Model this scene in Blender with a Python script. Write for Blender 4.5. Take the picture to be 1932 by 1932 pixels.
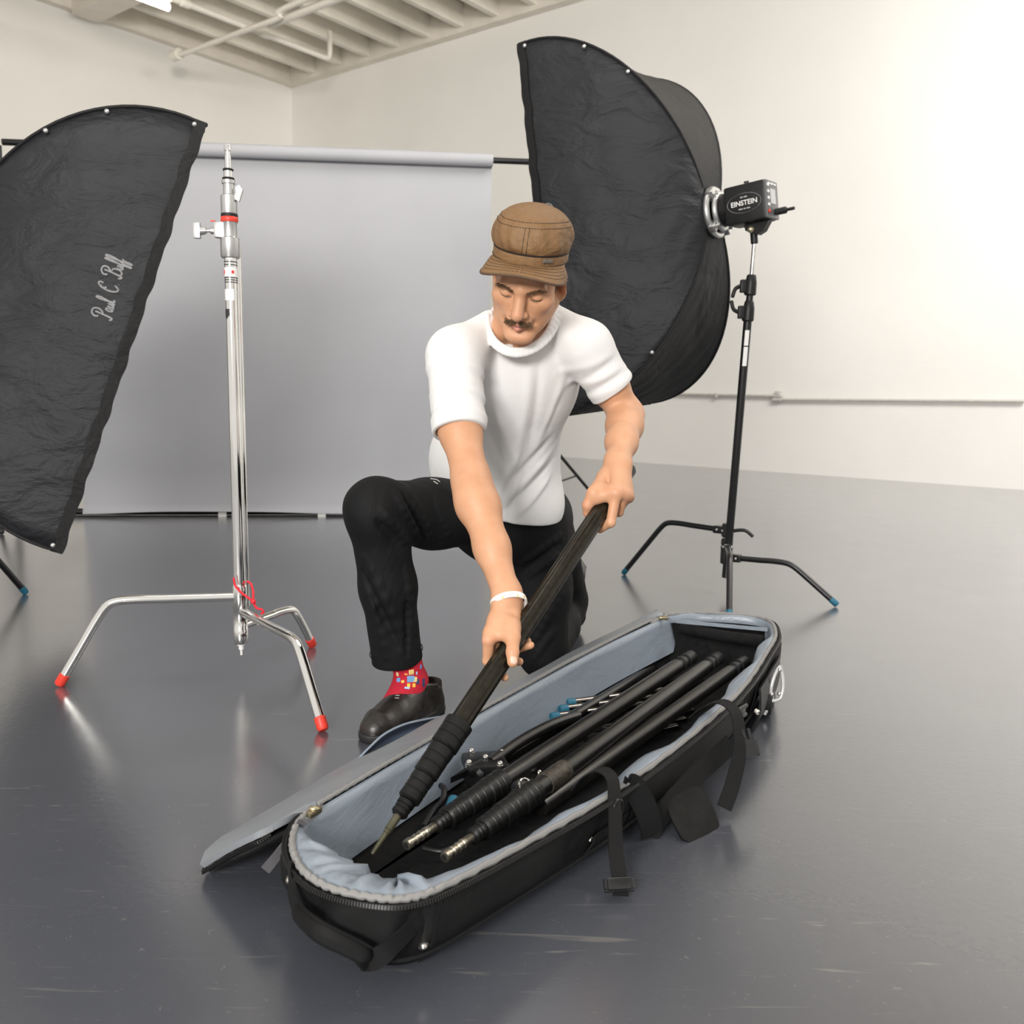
import bpy, bmesh, math, random
import numpy as np
from mathutils import Vector, Matrix

for _o in list(bpy.data.objects):
    bpy.data.objects.remove(_o, do_unlink=True)
scene = bpy.context.scene
COL = scene.collection

# ------------------------------------------------------------------ camera
FPX, CAMH, PITCH, ROLL = 1700.0, 0.82, math.radians(7.5), math.radians(1.15)
_r0 = np.array([1., 0, 0])
_u0 = np.array([0, math.sin(PITCH), math.cos(PITCH)])
CF = np.array([0, math.cos(PITCH), -math.sin(PITCH)])
CR = math.cos(ROLL) * _r0 + math.sin(ROLL) * _u0
CU = -math.sin(ROLL) * _r0 + math.cos(ROLL) * _u0
cam_data = bpy.data.cameras.new('camera')
cam = bpy.data.objects.new('camera', cam_data)
COL.objects.link(cam)
cam_data.sensor_fit = 'HORIZONTAL'
cam_data.sensor_width = 36.0
cam_data.lens = 36.0 * FPX / 1932.0
cam_data.clip_start, cam_data.clip_end = 0.05, 100
M_ = Matrix.Identity(4)
for i in range(3):
    M_[i][0], M_[i][1], M_[i][2] = CR[i], CU[i], -CF[i]
M_[2][3] = CAMH
cam.matrix_world = M_
cam_data.dof.use_dof = True
cam_data.dof.focus_distance = 1.95
cam_data.dof.aperture_fstop = 6.3
scene.camera = cam

# ------------------------------------------------------------------ world, lights, exposure
world = bpy.data.worlds.new('studio_daylight')
scene.world = world
world.use_nodes = True
_bg = world.node_tree.nodes['Background']
_bg.inputs[0].default_value = (1.0, 0.965, 0.92, 1)
_bg.inputs[1].default_value = 0.85


def area_light(name, loc, aim, sx, sy, power, color):
    ld = bpy.data.lights.new(name, 'AREA')
    ld.shape = 'RECTANGLE'
    ld.size, ld.size_y, ld.energy, ld.color = sx, sy, power, color
    lo = bpy.data.objects.new(name, ld)
    COL.objects.link(lo)
    lo.location = loc
    lo.rotation_euler = (Vector(aim) - Vector(loc)).to_track_quat('-Z', 'Y').to_euler()
    return lo


area_light('unseen_area_light', (-1.3, -2.4, 1.9), (-0.2, 2.6, 0.9), 1.3, 0.9, 225, (1, 0.97, 0.93))  # unseen soft source behind the camera, sited from the shadow on the backdrop
area_light('ceiling_lamp_light', (0.5, 3.0, 5.4), (0.4, 3.2, 0.0), 4.0, 2.4, 70, (1, 0.965, 0.92))
area_light('ceiling_lamp_light', (4.2, 3.5, 5.2), (4.8, 9.5, 1.2), 3.5, 2.5, 480, (1, 0.97, 0.93))
_bl = area_light('unseen_area_light', (0.5, -2.4, 3.2), (-3.4, 13.5, 5.3), 1.6, 1.2, 60, (1, 0.94, 0.85))  # added lamp with no known source, brightens the far corner and ceiling
_bl.data.spread = math.radians(50)
scene.view_settings.view_transform = 'Standard'
scene.view_settings.look = 'None'
scene.view_settings.gamma = 1.0
scene.view_settings.exposure = 0.0
scene.view_settings.use_curve_mapping = False

# ------------------------------------------------------------------ placing helpers


def ray(px, py):
    return CF + CR * (px - 966) / FPX - CU * (py - 966) / FPX


def PX(px, py, Y):
    d = ray(px, py)
    return np.array([0, 0, CAMH]) + d * (Y / d[1])


def PZ(px, py, z):
    d = ray(px, py)
    return np.array([0, 0, CAMH]) + d * ((z - CAMH) / d[2])


def nrm(v):
    v = np.asarray(v, float)
    return v / max(1e-12, np.linalg.norm(v))


def A(*v):
    return np.array(v, float)


random.seed(7)
RNG = np.random.default_rng(7)

# ------------------------------------------------------------------ materials


def new_mat(name):
    m = bpy.data.materials.new(name)
    m.use_nodes = True
    nt = m.node_tree
    return m, nt, nt.nodes['Principled BSDF']


def nd(nt, typ, **kw):
    n = nt.nodes.new(typ)
    for k, v in kw.items():
        if k.startswith('i_'):
            key = k[2:].replace('_', ' ')
            n.inputs[key].default_value = v
        else:
            setattr(n, k, v)
    return n


def coords(nt, scale=(1, 1, 1), rot=(0, 0, 0)):
    tc = nd(nt, 'ShaderNodeTexCoord')
    mp = nd(nt, 'ShaderNodeMapping')
    mp.inputs['Scale'].default_value = scale
    mp.inputs['Rotation'].default_value = rot
    nt.links.new(tc.outputs['Object'], mp.inputs['Vector'])
    return mp.outputs['Vector']


def ramp(nt, src, stops):
    r = nd(nt, 'ShaderNodeValToRGB')
    e = r.color_ramp.elements
    while len(e) < len(stops):
        e.new(0.5)
    for el, (p, c) in zip(e, stops):
        el.position = p
        el.color = tuple(c) + ((1,) if len(c) == 3 else ())
    nt.links.new(src, r.inputs['Fac'])
    return r.outputs['Color']


def bump(nt, bs, height, strength, dist=0.01, prev=None):
    b = nd(nt, 'ShaderNodeBump')
    b.inputs['Strength'].default_value = strength
    b.inputs['Distance'].default_value = dist
    nt.links.new(height, b.inputs['Height'])
    if prev is not None:
        nt.links.new(prev, b.inputs['Normal'])
    nt.links.new(b.outputs['Normal'], bs.inputs['Normal'])
    return b.outputs['Normal']


def simple(name, col, rough=0.5, metal=0.0, spec=0.5, var=0.12, vscale=30, bscale=0, bstr=0.0, bdist=0.002, sheen=0.0, coat=0.0, stretch=(1, 1, 1)):
    """colour broken up by noise, optional fine bump"""
    m, nt, bs = new_mat(name)
    v = coords(nt, stretch)
    n = nd(nt, 'ShaderNodeTexNoise')
    n.inputs['Scale'].default_value = vscale
    n.inputs['Detail'].default_value = 4
    nt.links.new(v, n.inputs['Vector'])
    lo = tuple(c * (1 - var) for c in col)
    hi = tuple(min(1, c * (1 + var)) for c in col)
    nt.links.new(ramp(nt, n.outputs['Fac'], [(0.3, lo), (0.7, hi)]), bs.inputs['Base Color'])
    bs.inputs['Roughness'].default_value = rough
    bs.inputs['Metallic'].default_value = metal
    bs.inputs['Specular IOR Level'].default_value = spec
    if sheen:
        bs.inputs['Sheen Weight'].default_value = sheen
    if coat:
        bs.inputs['Coat Weight'].default_value = coat
        bs.inputs['Coat Roughness'].default_value = 0.15
    if bscale:
        n2 = nd(nt, 'ShaderNodeTexNoise')
        n2.inputs['Scale'].default_value = bscale
        n2.inputs['Detail'].default_value = 3
        nt.links.new(v, n2.inputs['Vector'])
        bump(nt, bs, n2.outputs['Fac'], bstr, bdist)
    return m


def weave(name, col, scale, bstr, rough, wr_scale=0, wr_str=0.0, spec=0.4, wr_dist=0.01, sheen=0.0, stretch=(1, 1, 1), rot=(0, 0, 0), var=0.15):
    """woven cloth: fine crossed threads plus large soft wrinkles"""
    m, nt, bs = new_mat(name)
    v = coords(nt)
    w1 = nd(nt, 'ShaderNodeTexWave', wave_type='BANDS', bands_direction='DIAGONAL')
    w1.inputs['Scale'].default_value = scale
    w2 = nd(nt, 'ShaderNodeTexWave', wave_type='BANDS', bands_direction='Z')
    w2.inputs['Scale'].default_value = scale
    for w in (w1, w2):
        w.inputs['Distortion'].default_value = 0.3
        nt.links.new(v, w.inputs['Vector'])
    mx = nd(nt, 'ShaderNodeMath', operation='MULTIPLY')
    nt.links.new(w1.outputs['Fac'], mx.inputs[0])
    nt.links.new(w2.outputs['Fac'], mx.inputs[1])
    lo = tuple(c * (1 - var) for c in col)
    hi = tuple(min(1, c * (1 + var)) for c in col)
    nt.links.new(ramp(nt, mx.outputs[0], [(0.1, lo), (0.7, hi)]), bs.inputs['Base Color'])
    bs.inputs['Roughness'].default_value = rough
    bs.inputs['Specular IOR Level'].default_value = spec
    if sheen:
        bs.inputs['Sheen Weight'].default_value = sheen
    prev = None
    if wr_scale:
        v2 = coords(nt, stretch, rot)
        n2 = nd(nt, 'ShaderNodeTexNoise')
        n2.inputs['Scale'].default_value = wr_scale
        n2.inputs['Detail'].default_value = 5
        n2.inputs['Roughness'].default_value = 0.55
        n2.inputs['Distortion'].default_value = 0.6
        nt.links.new(v2, n2.inputs['Vector'])
        prev = bump(nt, bs, n2.outputs['Fac'], wr_str, wr_dist)
    bump(nt, bs, mx.outputs[0], bstr, 0.001, prev)
    return m


def emit(name, col, strength):
    m, nt, bs = new_mat(name)
    bs.inputs['Base Color'].default_value = (0.9, 0.9, 0.9, 1)
    bs.inputs['Emission Color'].default_value = (*col, 1)
    bs.inputs['Emission Strength'].default_value = strength
    return m


# ------------------------------------------------------------------ object helpers
def props(o, label=None, cat=None, group=None, kind=None):
    for k, v in (('label', label), ('category', cat), ('group', group), ('kind', kind)):
        if v:
            o[k] = v
    return o


def thing(name, label, cat, loc=(0, 0, 0), group=None):
    o = bpy.data.objects.new(name, None)
    o.empty_display_size = 0.1
    COL.objects.link(o)
    o.location = Vector(loc)
    return props(o, label, cat, group)


def wloc(o):
    v = np.zeros(3)
    while o is not None:
        v = v + np.array(o.location)
        o = o.parent
    return v


def link_mesh(name, verts, faces, mat, parent=None, loc=None, smooth=40, label=None):
    """verts are world coordinates; they are stored relative to the object's own place"""
    verts = np.asarray(verts, float)
    base = wloc(parent) if parent is not None else (np.asarray(loc, float) if loc is not None else np.zeros(3))
    me = bpy.data.meshes.new(name)
    me.from_pydata((verts - base).tolist(), [], [tuple(int(i) for i in f) for f in faces] if not isinstance(faces, np.ndarray) else faces.tolist())
    me.update()
    o = bpy.data.objects.new(name, me)
    COL.objects.link(o)
    if parent is not None:
        o.parent = parent
    else:
        o.location = Vector(base)
    if isinstance(mat, (list, tuple)):
        for m in mat:
            me.materials.append(m)
    else:
        me.materials.append(mat)
    if smooth:
        me.polygons.foreach_set('use_smooth', [True] * len(me.polygons))
        if smooth < 180:
            me.set_sharp_from_angle(angle=math.radians(smooth))
    if label:
        o['label'] = label
    return o


def crom(pts, n, closed=False):
    """Catmull-Rom through pts, n samples per span (any dimension)"""
    p = np.asarray(pts, float)
    if p.ndim == 1:
        p = p[:, None]
    N = len(p)
    out = []
    spans = N if closed else N - 1
    for i in range(spans):
        if closed:
            a, b, c, d = p[(i - 1) % N], p[i], p[(i + 1) % N], p[(i + 2) % N]
        else:
            a, b, c, d = p[max(i - 1, 0)], p[i], p[i + 1], p[min(i + 2, N - 1)]
        for k in range(n):
            t = k / n
            out.append(0.5 * (2 * b + (c - a) * t + (2 * a - 5 * b + 4 * c - d) * t * t + (3 * b - a - 3 * c + d) * t ** 3))
    if not closed:
        out.append(p[-1])
    return np.array(out)


def frames(path, up=None):
    p = np.asarray(path, float)
    T = np.gradient(p, axis=0)
    T = T / np.maximum(np.linalg.norm(T, axis=1, keepdims=True), 1e-9)
    ref = np.array([0, 0, 1.]) if up is None else np.asarray(up, float)
    if abs(T[0] @ ref) > 0.95:
        ref = np.array([1., 0, 0])
    n = nrm(ref - T[0] * (ref @ T[0]))
    Ns = [n]
    for i in range(1, len(p)):
        n = Ns[-1] - T[i] * (Ns[-1] @ T[i])
        Ns.append(nrm(n))
    N = np.array(Ns)
    return T, N, np.cross(T, N)


class MB:
    def __init__(self):
        self.v, self.f = [], []

    def add(self, v, f):
        o = len(self.v)
        self.v.extend([tuple(map(float, q)) for q in v])
        self.f.extend([tuple(int(i) + o for i in q) for q in f])
        return self

    def tube(self, path, r, n=12, caps=True, closed=False):
        p = np.asarray(path, float)
        r = np.broadcast_to(np.asarray(r, float), (len(p),))
        if closed:
            T = np.roll(p, -1, 0) - np.roll(p, 1, 0)
            T = T / np.linalg.norm(T, axis=1, keepdims=True)
            nn = nrm(np.cross(p[1] - p[0], p[2] - p[1]) + 1e-9)
            N = np.array([nrm(nn - t * (nn @ t)) for t in T])
            B = np.cross(T, N)
        else:
            T, N, B = frames(p)
        a = np.linspace(0, 2 * np.pi, n, endpoint=False)
        v, f = [], []
        for i in range(len(p)):
            for t in a:
                v.append(p[i] + r[i] * (np.cos(t) * N[i] + np.sin(t) * B[i]))
        m = len(p)
        for i in range(m if closed else m - 1):
            j = (i + 1) % m
            for k in range(n):
                k2 = (k + 1) % n
                f.append((i * n + k, i * n + k2, j * n + k2, j * n + k))
        if caps and not closed:
            f.append(tuple(range(n - 1, -1, -1)))
            f.append(tuple((m - 1) * n + k for k in range(n)))
        return self.add(v, f)

    def lathe(self, a, b, prof, n=20, flute=None):
        """prof: (t metres from a towards b, radius); flute(angle, t) multiplies radius"""
        a, b = np.asarray(a, float), np.asarray(b, float)
        d = nrm(b - a)
        ref = np.array([0, 0, 1.]) if abs(d[2]) < 0.95 else np.array([1., 0, 0])
        x = nrm(np.cross(d, ref))
        y = np.cross(d, x)
        v, f = [], []
        ang = np.linspace(0, 2 * np.pi, n, endpoint=False)
        for t, r in prof:
            for q in ang:
                rr = r * (flute(q, t) if flute else 1)
                v.append(a + d * t + rr * (np.cos(q) * x + np.sin(q) * y))
        m = len(prof)
        for i in range(m - 1):
            for k in range(n):
                k2 = (k + 1) % n
                f.append((i * n + k, i * n + k2, (i + 1) * n + k2, (i + 1) * n + k))
        f.append(tuple(range(n - 1, -1, -1)))
        f.append(tuple((m - 1) * n + k for k in range(n)))
        return self.add(v, f)

    def cyl(self, a, b, r, n=16, r2=None, bev=0.0):
        L = np.linalg.norm(np.asarray(b, float) - np.asarray(a, float))
        r2 = r if r2 is None else r2
        if bev:
            return self.lathe(a, b, [(0, r - bev), (bev, r), (L - bev, r2), (L, r2 - bev)], n)
        return self.lathe(a, b, [(0, r), (L, r2)], n)

    def box(self, c, size, axes=None, bev=0.0):
        c = np.asarray(c, float)
        h = np.asarray(size, float) / 2
        ax = np.eye(3) if axes is None else np.asarray(axes, float)
        bm = bmesh.new()
        bmesh.ops.create_cube(bm, size=2)
        for v in bm.verts:
            v.co = Vector((v.co.x * h[0], v.co.y * h[1], v.co.z * h[2]))
        if bev:
            bmesh.ops.bevel(bm, geom=bm.edges[:], offset=bev, segments=2, affect='EDGES', profile=0.6)
        bm.verts.index_update()
        v = [c + ax[0] * q.co.x + ax[1] * q.co.y + ax[2] * q.co.z for q in bm.verts]
        f = [[q.index for q in fc.verts] for fc in bm.faces]
        bm.free()
        return self.add(v, f)

    def ball(self, c, r, n=12, scale=(1, 1, 1), axes=None):
        c = np.asarray(c, float)
        ax = np.eye(3) if axes is None else np.asarray(axes, float)
        v, f = [], []
        m = n // 2 + 1
        for i in range(m + 1):
            th = np.pi * i / m
            for k in range(n):
                ph = 2 * np.pi * k / n
                q = (np.sin(th) * np.cos(ph) * r * scale[0], np.sin(th) * np.sin(ph) * r * scale[1], np.cos(th) * r * scale[2])
                v.append(c + ax[0] * q[0] + ax[1] * q[1] + ax[2] * q[2])
        for i in range(m):
            for k in range(n):
                k2 = (k + 1) % n
                f.append((i * n + k, (i + 1) * n + k, (i + 1) * n + k2, i * n + k2))
        return self.add(v, f)

    def ribbon(self, path, wdir, width, thick):
        """flat strap: path of centres, wdir = width direction (one or per point)"""
        p = np.asarray(path, float)
        w = np.asarray(wdir, float)
        if w.ndim == 1:
            w = np.broadcast_to(w, p.shape)
        width = np.broadcast_to(np.asarray(width, float), (len(p),))
        T = np.gradient(p, axis=0)
        v, f = [], []
        for i in range(len(p)):
            t = nrm(T[i])
            ww = nrm(w[i] - t * (w[i] @ t))
            nn = np.cross(t, ww)
            for su, sn in ((-1, -1), (1, -1), (1, 1), (-1, 1)):
                v.append(p[i] + ww * su * width[i] / 2 + nn * sn * thick / 2)
        for i in range(len(p) - 1):
            for k in range(4):
                k2 = (k + 1) % 4
                f.append((i * 4 + k, i * 4 + k2, (i + 1) * 4 + k2, (i + 1) * 4 + k))
        f.append((3, 2, 1, 0))
        e = (len(p) - 1) * 4
        f.append((e, e + 1, e + 2, e + 3))
        return self.add(v, f)

    def grid(self, P, closed_u=False, closed_v=False):
        """P: (nu, nv, 3)"""
        P = np.asarray(P, float)
        nu, nv = P.shape[:2]
        f = []
        for i in range(nu if closed_u else nu - 1):
            for j in range(nv if closed_v else nv - 1):
                i2, j2 = (i + 1) % nu, (j + 1) % nv
                f.append((i * nv + j, i2 * nv + j, i2 * nv + j2, i * nv + j2))
        return self.add(P.reshape(-1, 3), f)

    def sheet(self, P, thick):
        """open grid given thickness along its normals"""
        P = np.asarray(P, float)
        du, dv = np.gradient(P, axis=0), np.gradient(P, axis=1)
        N = np.cross(du, dv)
        N /= np.maximum(np.linalg.norm(N, axis=2, keepdims=True), 1e-9)
        nu, nv = P.shape[:2]
        top, bot = P, P - N * thick
        v = np.concatenate([top.reshape(-1, 3), bot.reshape(-1, 3)])
        o = nu * nv
        f = []
        for i in range(nu - 1):
            for j in range(nv - 1):
                a, b, c, d = i * nv + j, (i + 1) * nv + j, (i + 1) * nv + j + 1, i * nv + j + 1
                f += [(a, b, c, d), (o + d, o + c, o + b, o + a)]
        for i in range(nu - 1):
            a, b = i * nv, (i + 1) * nv
            f.append((b, a, o + a, o + b))
            a, b = i * nv + nv - 1, (i + 1) * nv + nv - 1
            f.append((a, b, o + b, o + a))
        for j in range(nv - 1):
            f.append((j, j + 1, o + j + 1, o + j))
            a = (nu - 1) * nv + j
            f.append((a + 1, a, o + a, o + a + 1))
        return self.add(v, f)

    def prism(self, poly, d):
        """polygon (k,3) extruded by vector d"""
        p = np.asarray(poly, float)
        k = len(p)
        v = np.concatenate([p, p + np.asarray(d, float)])
        f = [tuple(range(k - 1, -1, -1)), tuple(range(k, 2 * k))]
        for i in range(k):
            j = (i + 1) % k
            f.append((i, j, k + j, k + i))
        return self.add(v, f)

    def build(self, name, mat, parent=None, smooth=40, label=None, loc=None):
        return link_mesh(name, self.v, self.f, mat, parent, loc, smooth, label)


# ------------------------------------------------------------------ solid modelling: blended distance fields meshed by surface nets
class SDF:
    def __init__(self):
        self.ops = []
        self.disp = None

    def cone(self, a, b, ra, rb=None, k=0.01, op='u', flat=None):
        """round cone; flat=(axis, s) squeezes it along axis by s"""
        rb = ra if rb is None else rb
        a, b = np.asarray(a, float), np.asarray(b, float)
        if flat is not None:
            ax, s = nrm(flat[0]), flat[1]
        ab = b - a
        L2 = max(ab @ ab, 1e-12)

        def fn(P):
            q = P - a
            t = np.clip((q @ ab) / L2, 0, 1)
            r = q - t[..., None] * ab
            if flat is None:
                return np.sqrt((r * r).sum(-1)) - (ra + t * (rb - ra))
            c = r @ ax
            d2 = (r * r).sum(-1) - c * c + (c / s) ** 2
            return (np.sqrt(np.maximum(d2, 1e-14)) - (ra + t * (rb - ra))) * min(1, s)
        m = max(ra, rb) * (max(1, flat[1]) if flat else 1)
        self.ops.append((op, fn, (a + b) / 2, np.linalg.norm(ab) / 2 + m, k))
        return self

    def chain(self, pts, rad, k=0.01, flat=None):
        for i in range(len(pts) - 1):
            self.cone(pts[i], pts[i + 1], rad[i], rad[i + 1], k, 'u', flat)
        return self

    def ell(self, c, r, axes=None, k=0.01, op='u'):
        c, r = np.asarray(c, float), np.asarray(r, float)
        ax = np.eye(3) if axes is None else np.array([nrm(x) for x in axes])

        def fn(P):
            q = (P - c) @ ax.T
            k0 = np.sqrt(((q / r) ** 2).sum(-1)) + 1e-9
            k1 = np.sqrt(((q / (r * r)) ** 2).sum(-1)) + 1e-9
            return k0 * (k0 - 1) / k1
        self.ops.append((op, fn, c, r.max(), k))
        return self

    def rbox(self, c, h, rr, axes=None, k=0.01, op='u'):
        c, h = np.asarray(c, float), np.asarray(h, float) - rr
        ax = np.eye(3) if axes is None else np.array([nrm(x) for x in axes])

        def fn(P):
            q = np.abs((P - c) @ ax.T) - h
            return np.sqrt((np.maximum(q, 0) ** 2).sum(-1)) + np.minimum(q.max(-1), 0) - rr
        self.ops.append((op, fn, c, np.linalg.norm(h) + rr, k))
        return self

    def cut(self, p, n, k=0.004, c=None, R=9.0):
        """remove everything on the +n side of the plane through p (within R of c)"""
        p, n = np.asarray(p, float), nrm(n)
        cc = p if c is None else np.asarray(c, float)

        def fn(P):
            d = -((P - p) @ n)
            if R < 5:
                d = np.maximum(d, np.sqrt(((P - cc) ** 2).sum(-1)) - R)
            return d
        self.ops.append(('s', fn, cc, R, k))
        return self

    def eval(self, P):
        """P: (nb, m, 3) spatially coherent blocks"""
        lo, hi = P.min(1), P.max(1)
        bc, br = (lo + hi) / 2, np.linalg.norm(hi - lo, axis=1) / 2
        D = np.full(P.shape[:2], 0.3)
        for op, fn, c, R, k in self.ops:
            m = np.nonzero(np.linalg.norm(bc - c, axis=1) < br + R + k + 0.03)[0]
            if len(m) == 0:
                continue
            d = fn(P[m])
            e = D[m]
            if op == 'u':
                h = np.clip(0.5 + 0.5 * (e - d) / k, 0, 1)
                D[m] = e + (d - e) * h - k * h * (1 - h)
            elif op == 's':
                h = np.clip(0.5 - 0.5 * (e + d) / k, 0, 1)
                D[m] = e + (-d - e) * h + k * h * (1 - h)
            else:
                D[m] = np.maximum(e, d)
        if self.disp is not None:
            D = D + self.disp(P)
        return D

    def mesh(self, lo, hi, h, newton=1):
        lo, hi = np.asarray(lo, float), np.asarray(hi, float)
        B = 8
        nb = np.ceil((hi - lo) / (h * B)).astype(int)
        n = nb * B + 1
        g = np.stack(np.meshgrid(*[np.arange(k) for k in nb], indexing='ij'), -1).reshape(-1, 3)
        cen = lo + (g + 0.5) * B * h
        dc = self.eval(cen[:, None, :])[:, 0]
        keep = np.abs(dc) < B * h * 0.87 * 1.6 + 0.004
        F = np.ones(n, np.float32)
        # coarse sign fill
        for (i, j, k), d in zip(g[(~keep) & (dc < 0)] * B, dc[(~keep) & (dc < 0)]):
            F[i:i + B + 1, j:j + B + 1, k:k + B + 1] = -1
        gk = g[keep]
        off = np.stack(np.meshgrid(*[np.arange(B + 1)] * 3, indexing='ij'), -1).reshape(-1, 3)
        for s in range(0, len(gk), 1500):
            q = gk[s:s + 1500]
            idx = q[:, None, :] * B + off[None]
            d = self.eval(lo + idx * h)
            F[idx[..., 0], idx[..., 1], idx[..., 2]] = d
        S = F < 0
        cnt = np.zeros(n - 1, np.uint8)
        for a in (0, 1):
            for b in (0, 1):
                for c in (0, 1):
                    cnt += S[a:n[0] - 1 + a, b:n[1] - 1 + b, c:n[2] - 1 + c]
        act = (cnt > 0) & (cnt < 8)
        ci = np.stack(np.nonzero(act), -1)
        # order cells by block so later evaluations stay local
        blk = ci // B
        order = np.lexsort((blk[:, 2], blk[:, 1], blk[:, 0]))
        ci = ci[order]
        vid = np.full(n - 1, -1, np.int64)
        vid[ci[:, 0], ci[:, 1], ci[:, 2]] = np.arange(len(ci))
        corner = [(a, b, c) for a in (0, 1) for b in (0, 1) for c in (0, 1)]
        vals = {c: F[ci[:, 0] + c[0], ci[:, 1] + c[1], ci[:, 2] + c[2]] for c in corner}
        acc, num = np.zeros((len(ci), 3)), np.zeros(len(ci))
        for c0 in corner:
            for ax in range(3):
                if c0[ax] == 0:
                    c1 = list(c0)
                    c1[ax] = 1
                    c1 = tuple(c1)
                    f0, f1 = vals[c0], vals[c1]
                    x = (f0 < 0) != (f1 < 0)
                    t = np.where(x, f0 / np.where(x, f0 - f1, 1), 0)
                    p = np.tile(np.array(c0, float), (len(ci), 1))
                    p[:, ax] += t
                    acc[x] += p[x]
                    num[x] += 1
        V = lo + (ci + acc / num[:, None]) * h
        quads = []
        for ax in range(3):
            u, w = (ax + 1) % 3, (ax + 2) % 3
            sl0, sl1 = [slice(1, None)] * 3, [slice(1, None)] * 3
            sl0[ax], sl1[ax] = slice(0, -1), slice(1, None)
            for q in (u, w):
                sl0[q] = sl1[q] = slice(1, -1)
            s0, s1 = S[tuple(sl0)], S[tuple(sl1)]
            e = np.stack(np.nonzero(s0 != s1), -1)
            if len(e) == 0:
                continue
            flip = ~s0[e[:, 0], e[:, 1], e[:, 2]]
            base = e.copy()
            base[:, u] += 1
            base[:, w] += 1

            def cid(du, dw):
                q = base.copy()
                q[:, u] -= du
                q[:, w] -= dw
                return vid[q[:, 0], q[:, 1], q[:, 2]]
            Q = np.stack([cid(1, 1), cid(0, 1), cid(0, 0), cid(1, 0)], 1)
            Q[flip] = Q[flip][:, ::-1]
            quads.append(Q)
        Q = np.concatenate(quads)
        Q = Q[(Q >= 0).all(1)]
        for _ in range(newton):
            V = V - self.steps(V, h)
        return V, Q

    def steps(self, V, h):
        m = 64
        pad = (-len(V)) % m
        W = np.concatenate([V, np.repeat(V[-1:], pad, 0)]).reshape(-1, m, 3)
        e = 0.35 * h
        tet = np.array([(1, 1, 1), (1, -1, -1), (-1, 1, -1), (-1, -1, 1)], float)
        g = np.zeros_like(W)
        mean = 0
        for t in tet:
            d = self.eval(W + t * e)
            g += d[..., None] * t
            mean = mean + d / 4
        g /= 4 * e
        gl = np.maximum((g * g).sum(-1), 0.05)
        st = np.clip(mean / gl, -0.7 * h, 0.7 * h)[..., None] * g
        return st.reshape(-1, 3)[:len(V)]


def sdf_object(sdf, name, mat, lo, hi, h, parent=None, loc=None, label=None, newton=1):
    V, Q = sdf.mesh(lo, hi, h, newton)
    return link_mesh(name, V, Q, mat, parent, loc, 180, label), V


def wob(P, f, seed, amp):
    """smooth pseudo-noise made of a few sine waves; f per-axis frequency"""
    r = np.random.default_rng(seed)
    out = 0
    for i in range(5):
        k = r.normal(size=3) * np.asarray(f)
        out = out + np.sin(P @ k + r.uniform(0, 6.28)) / 5
    return out * amp

# ------------------------------------------------------------------ materials of the place
def wall_mat(name):
    m, nt, bs = new_mat(name)
    v = coords(nt)
    n = nd(nt, 'ShaderNodeTexNoise')
    n.inputs['Scale'].default_value = 0.7
    n.inputs['Detail'].default_value = 6
    nt.links.new(v, n.inputs['Vector'])
    nt.links.new(ramp(nt, n.outputs['Fac'], [(0.3, (0.82, 0.805, 0.77)), (0.7, (0.87, 0.855, 0.82))]), bs.inputs['Base Color'])
    bs.inputs['Roughness'].default_value = 0.6
    br = nd(nt, 'ShaderNodeTexBrick')
    br.inputs['Scale'].default_value = 1.0
    br.inputs['Brick Width'].default_value = 0.40
    br.inputs['Row Height'].default_value = 0.20
    br.inputs['Mortar Size'].default_value = 0.006
    br.inputs['Mortar Smooth'].default_value = 0.6
    br.inputs['Color1'].default_value = br.inputs['Color2'].default_value = (1, 1, 1, 1)
    br.inputs['Mortar'].default_value = (0, 0, 0, 1)
    # lay the courses along the wall: u along the wall, v up
    sep = nd(nt, 'ShaderNodeSeparateXYZ')
    nt.links.new(v, sep.inputs[0])
    cmb = nd(nt, 'ShaderNodeCombineXYZ')
    nt.links.new(sep.outputs['X'], cmb.inputs['X'])
    nt.links.new(sep.outputs['Z'], cmb.inputs['Y'])
    nt.links.new(cmb.outputs[0], br.inputs['Vector'])
    p = bump(nt, bs, br.outputs['Color'], 0.12, 0.006)
    n2 = nd(nt, 'ShaderNodeTexNoise')
    n2.inputs['Scale'].default_value = 14
    n2.inputs['Detail'].default_value = 6
    nt.links.new(v, n2.inputs['Vector'])
    bump(nt, bs, n2.outputs['Fac'], 0.15, 0.01, p)
    return m


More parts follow.
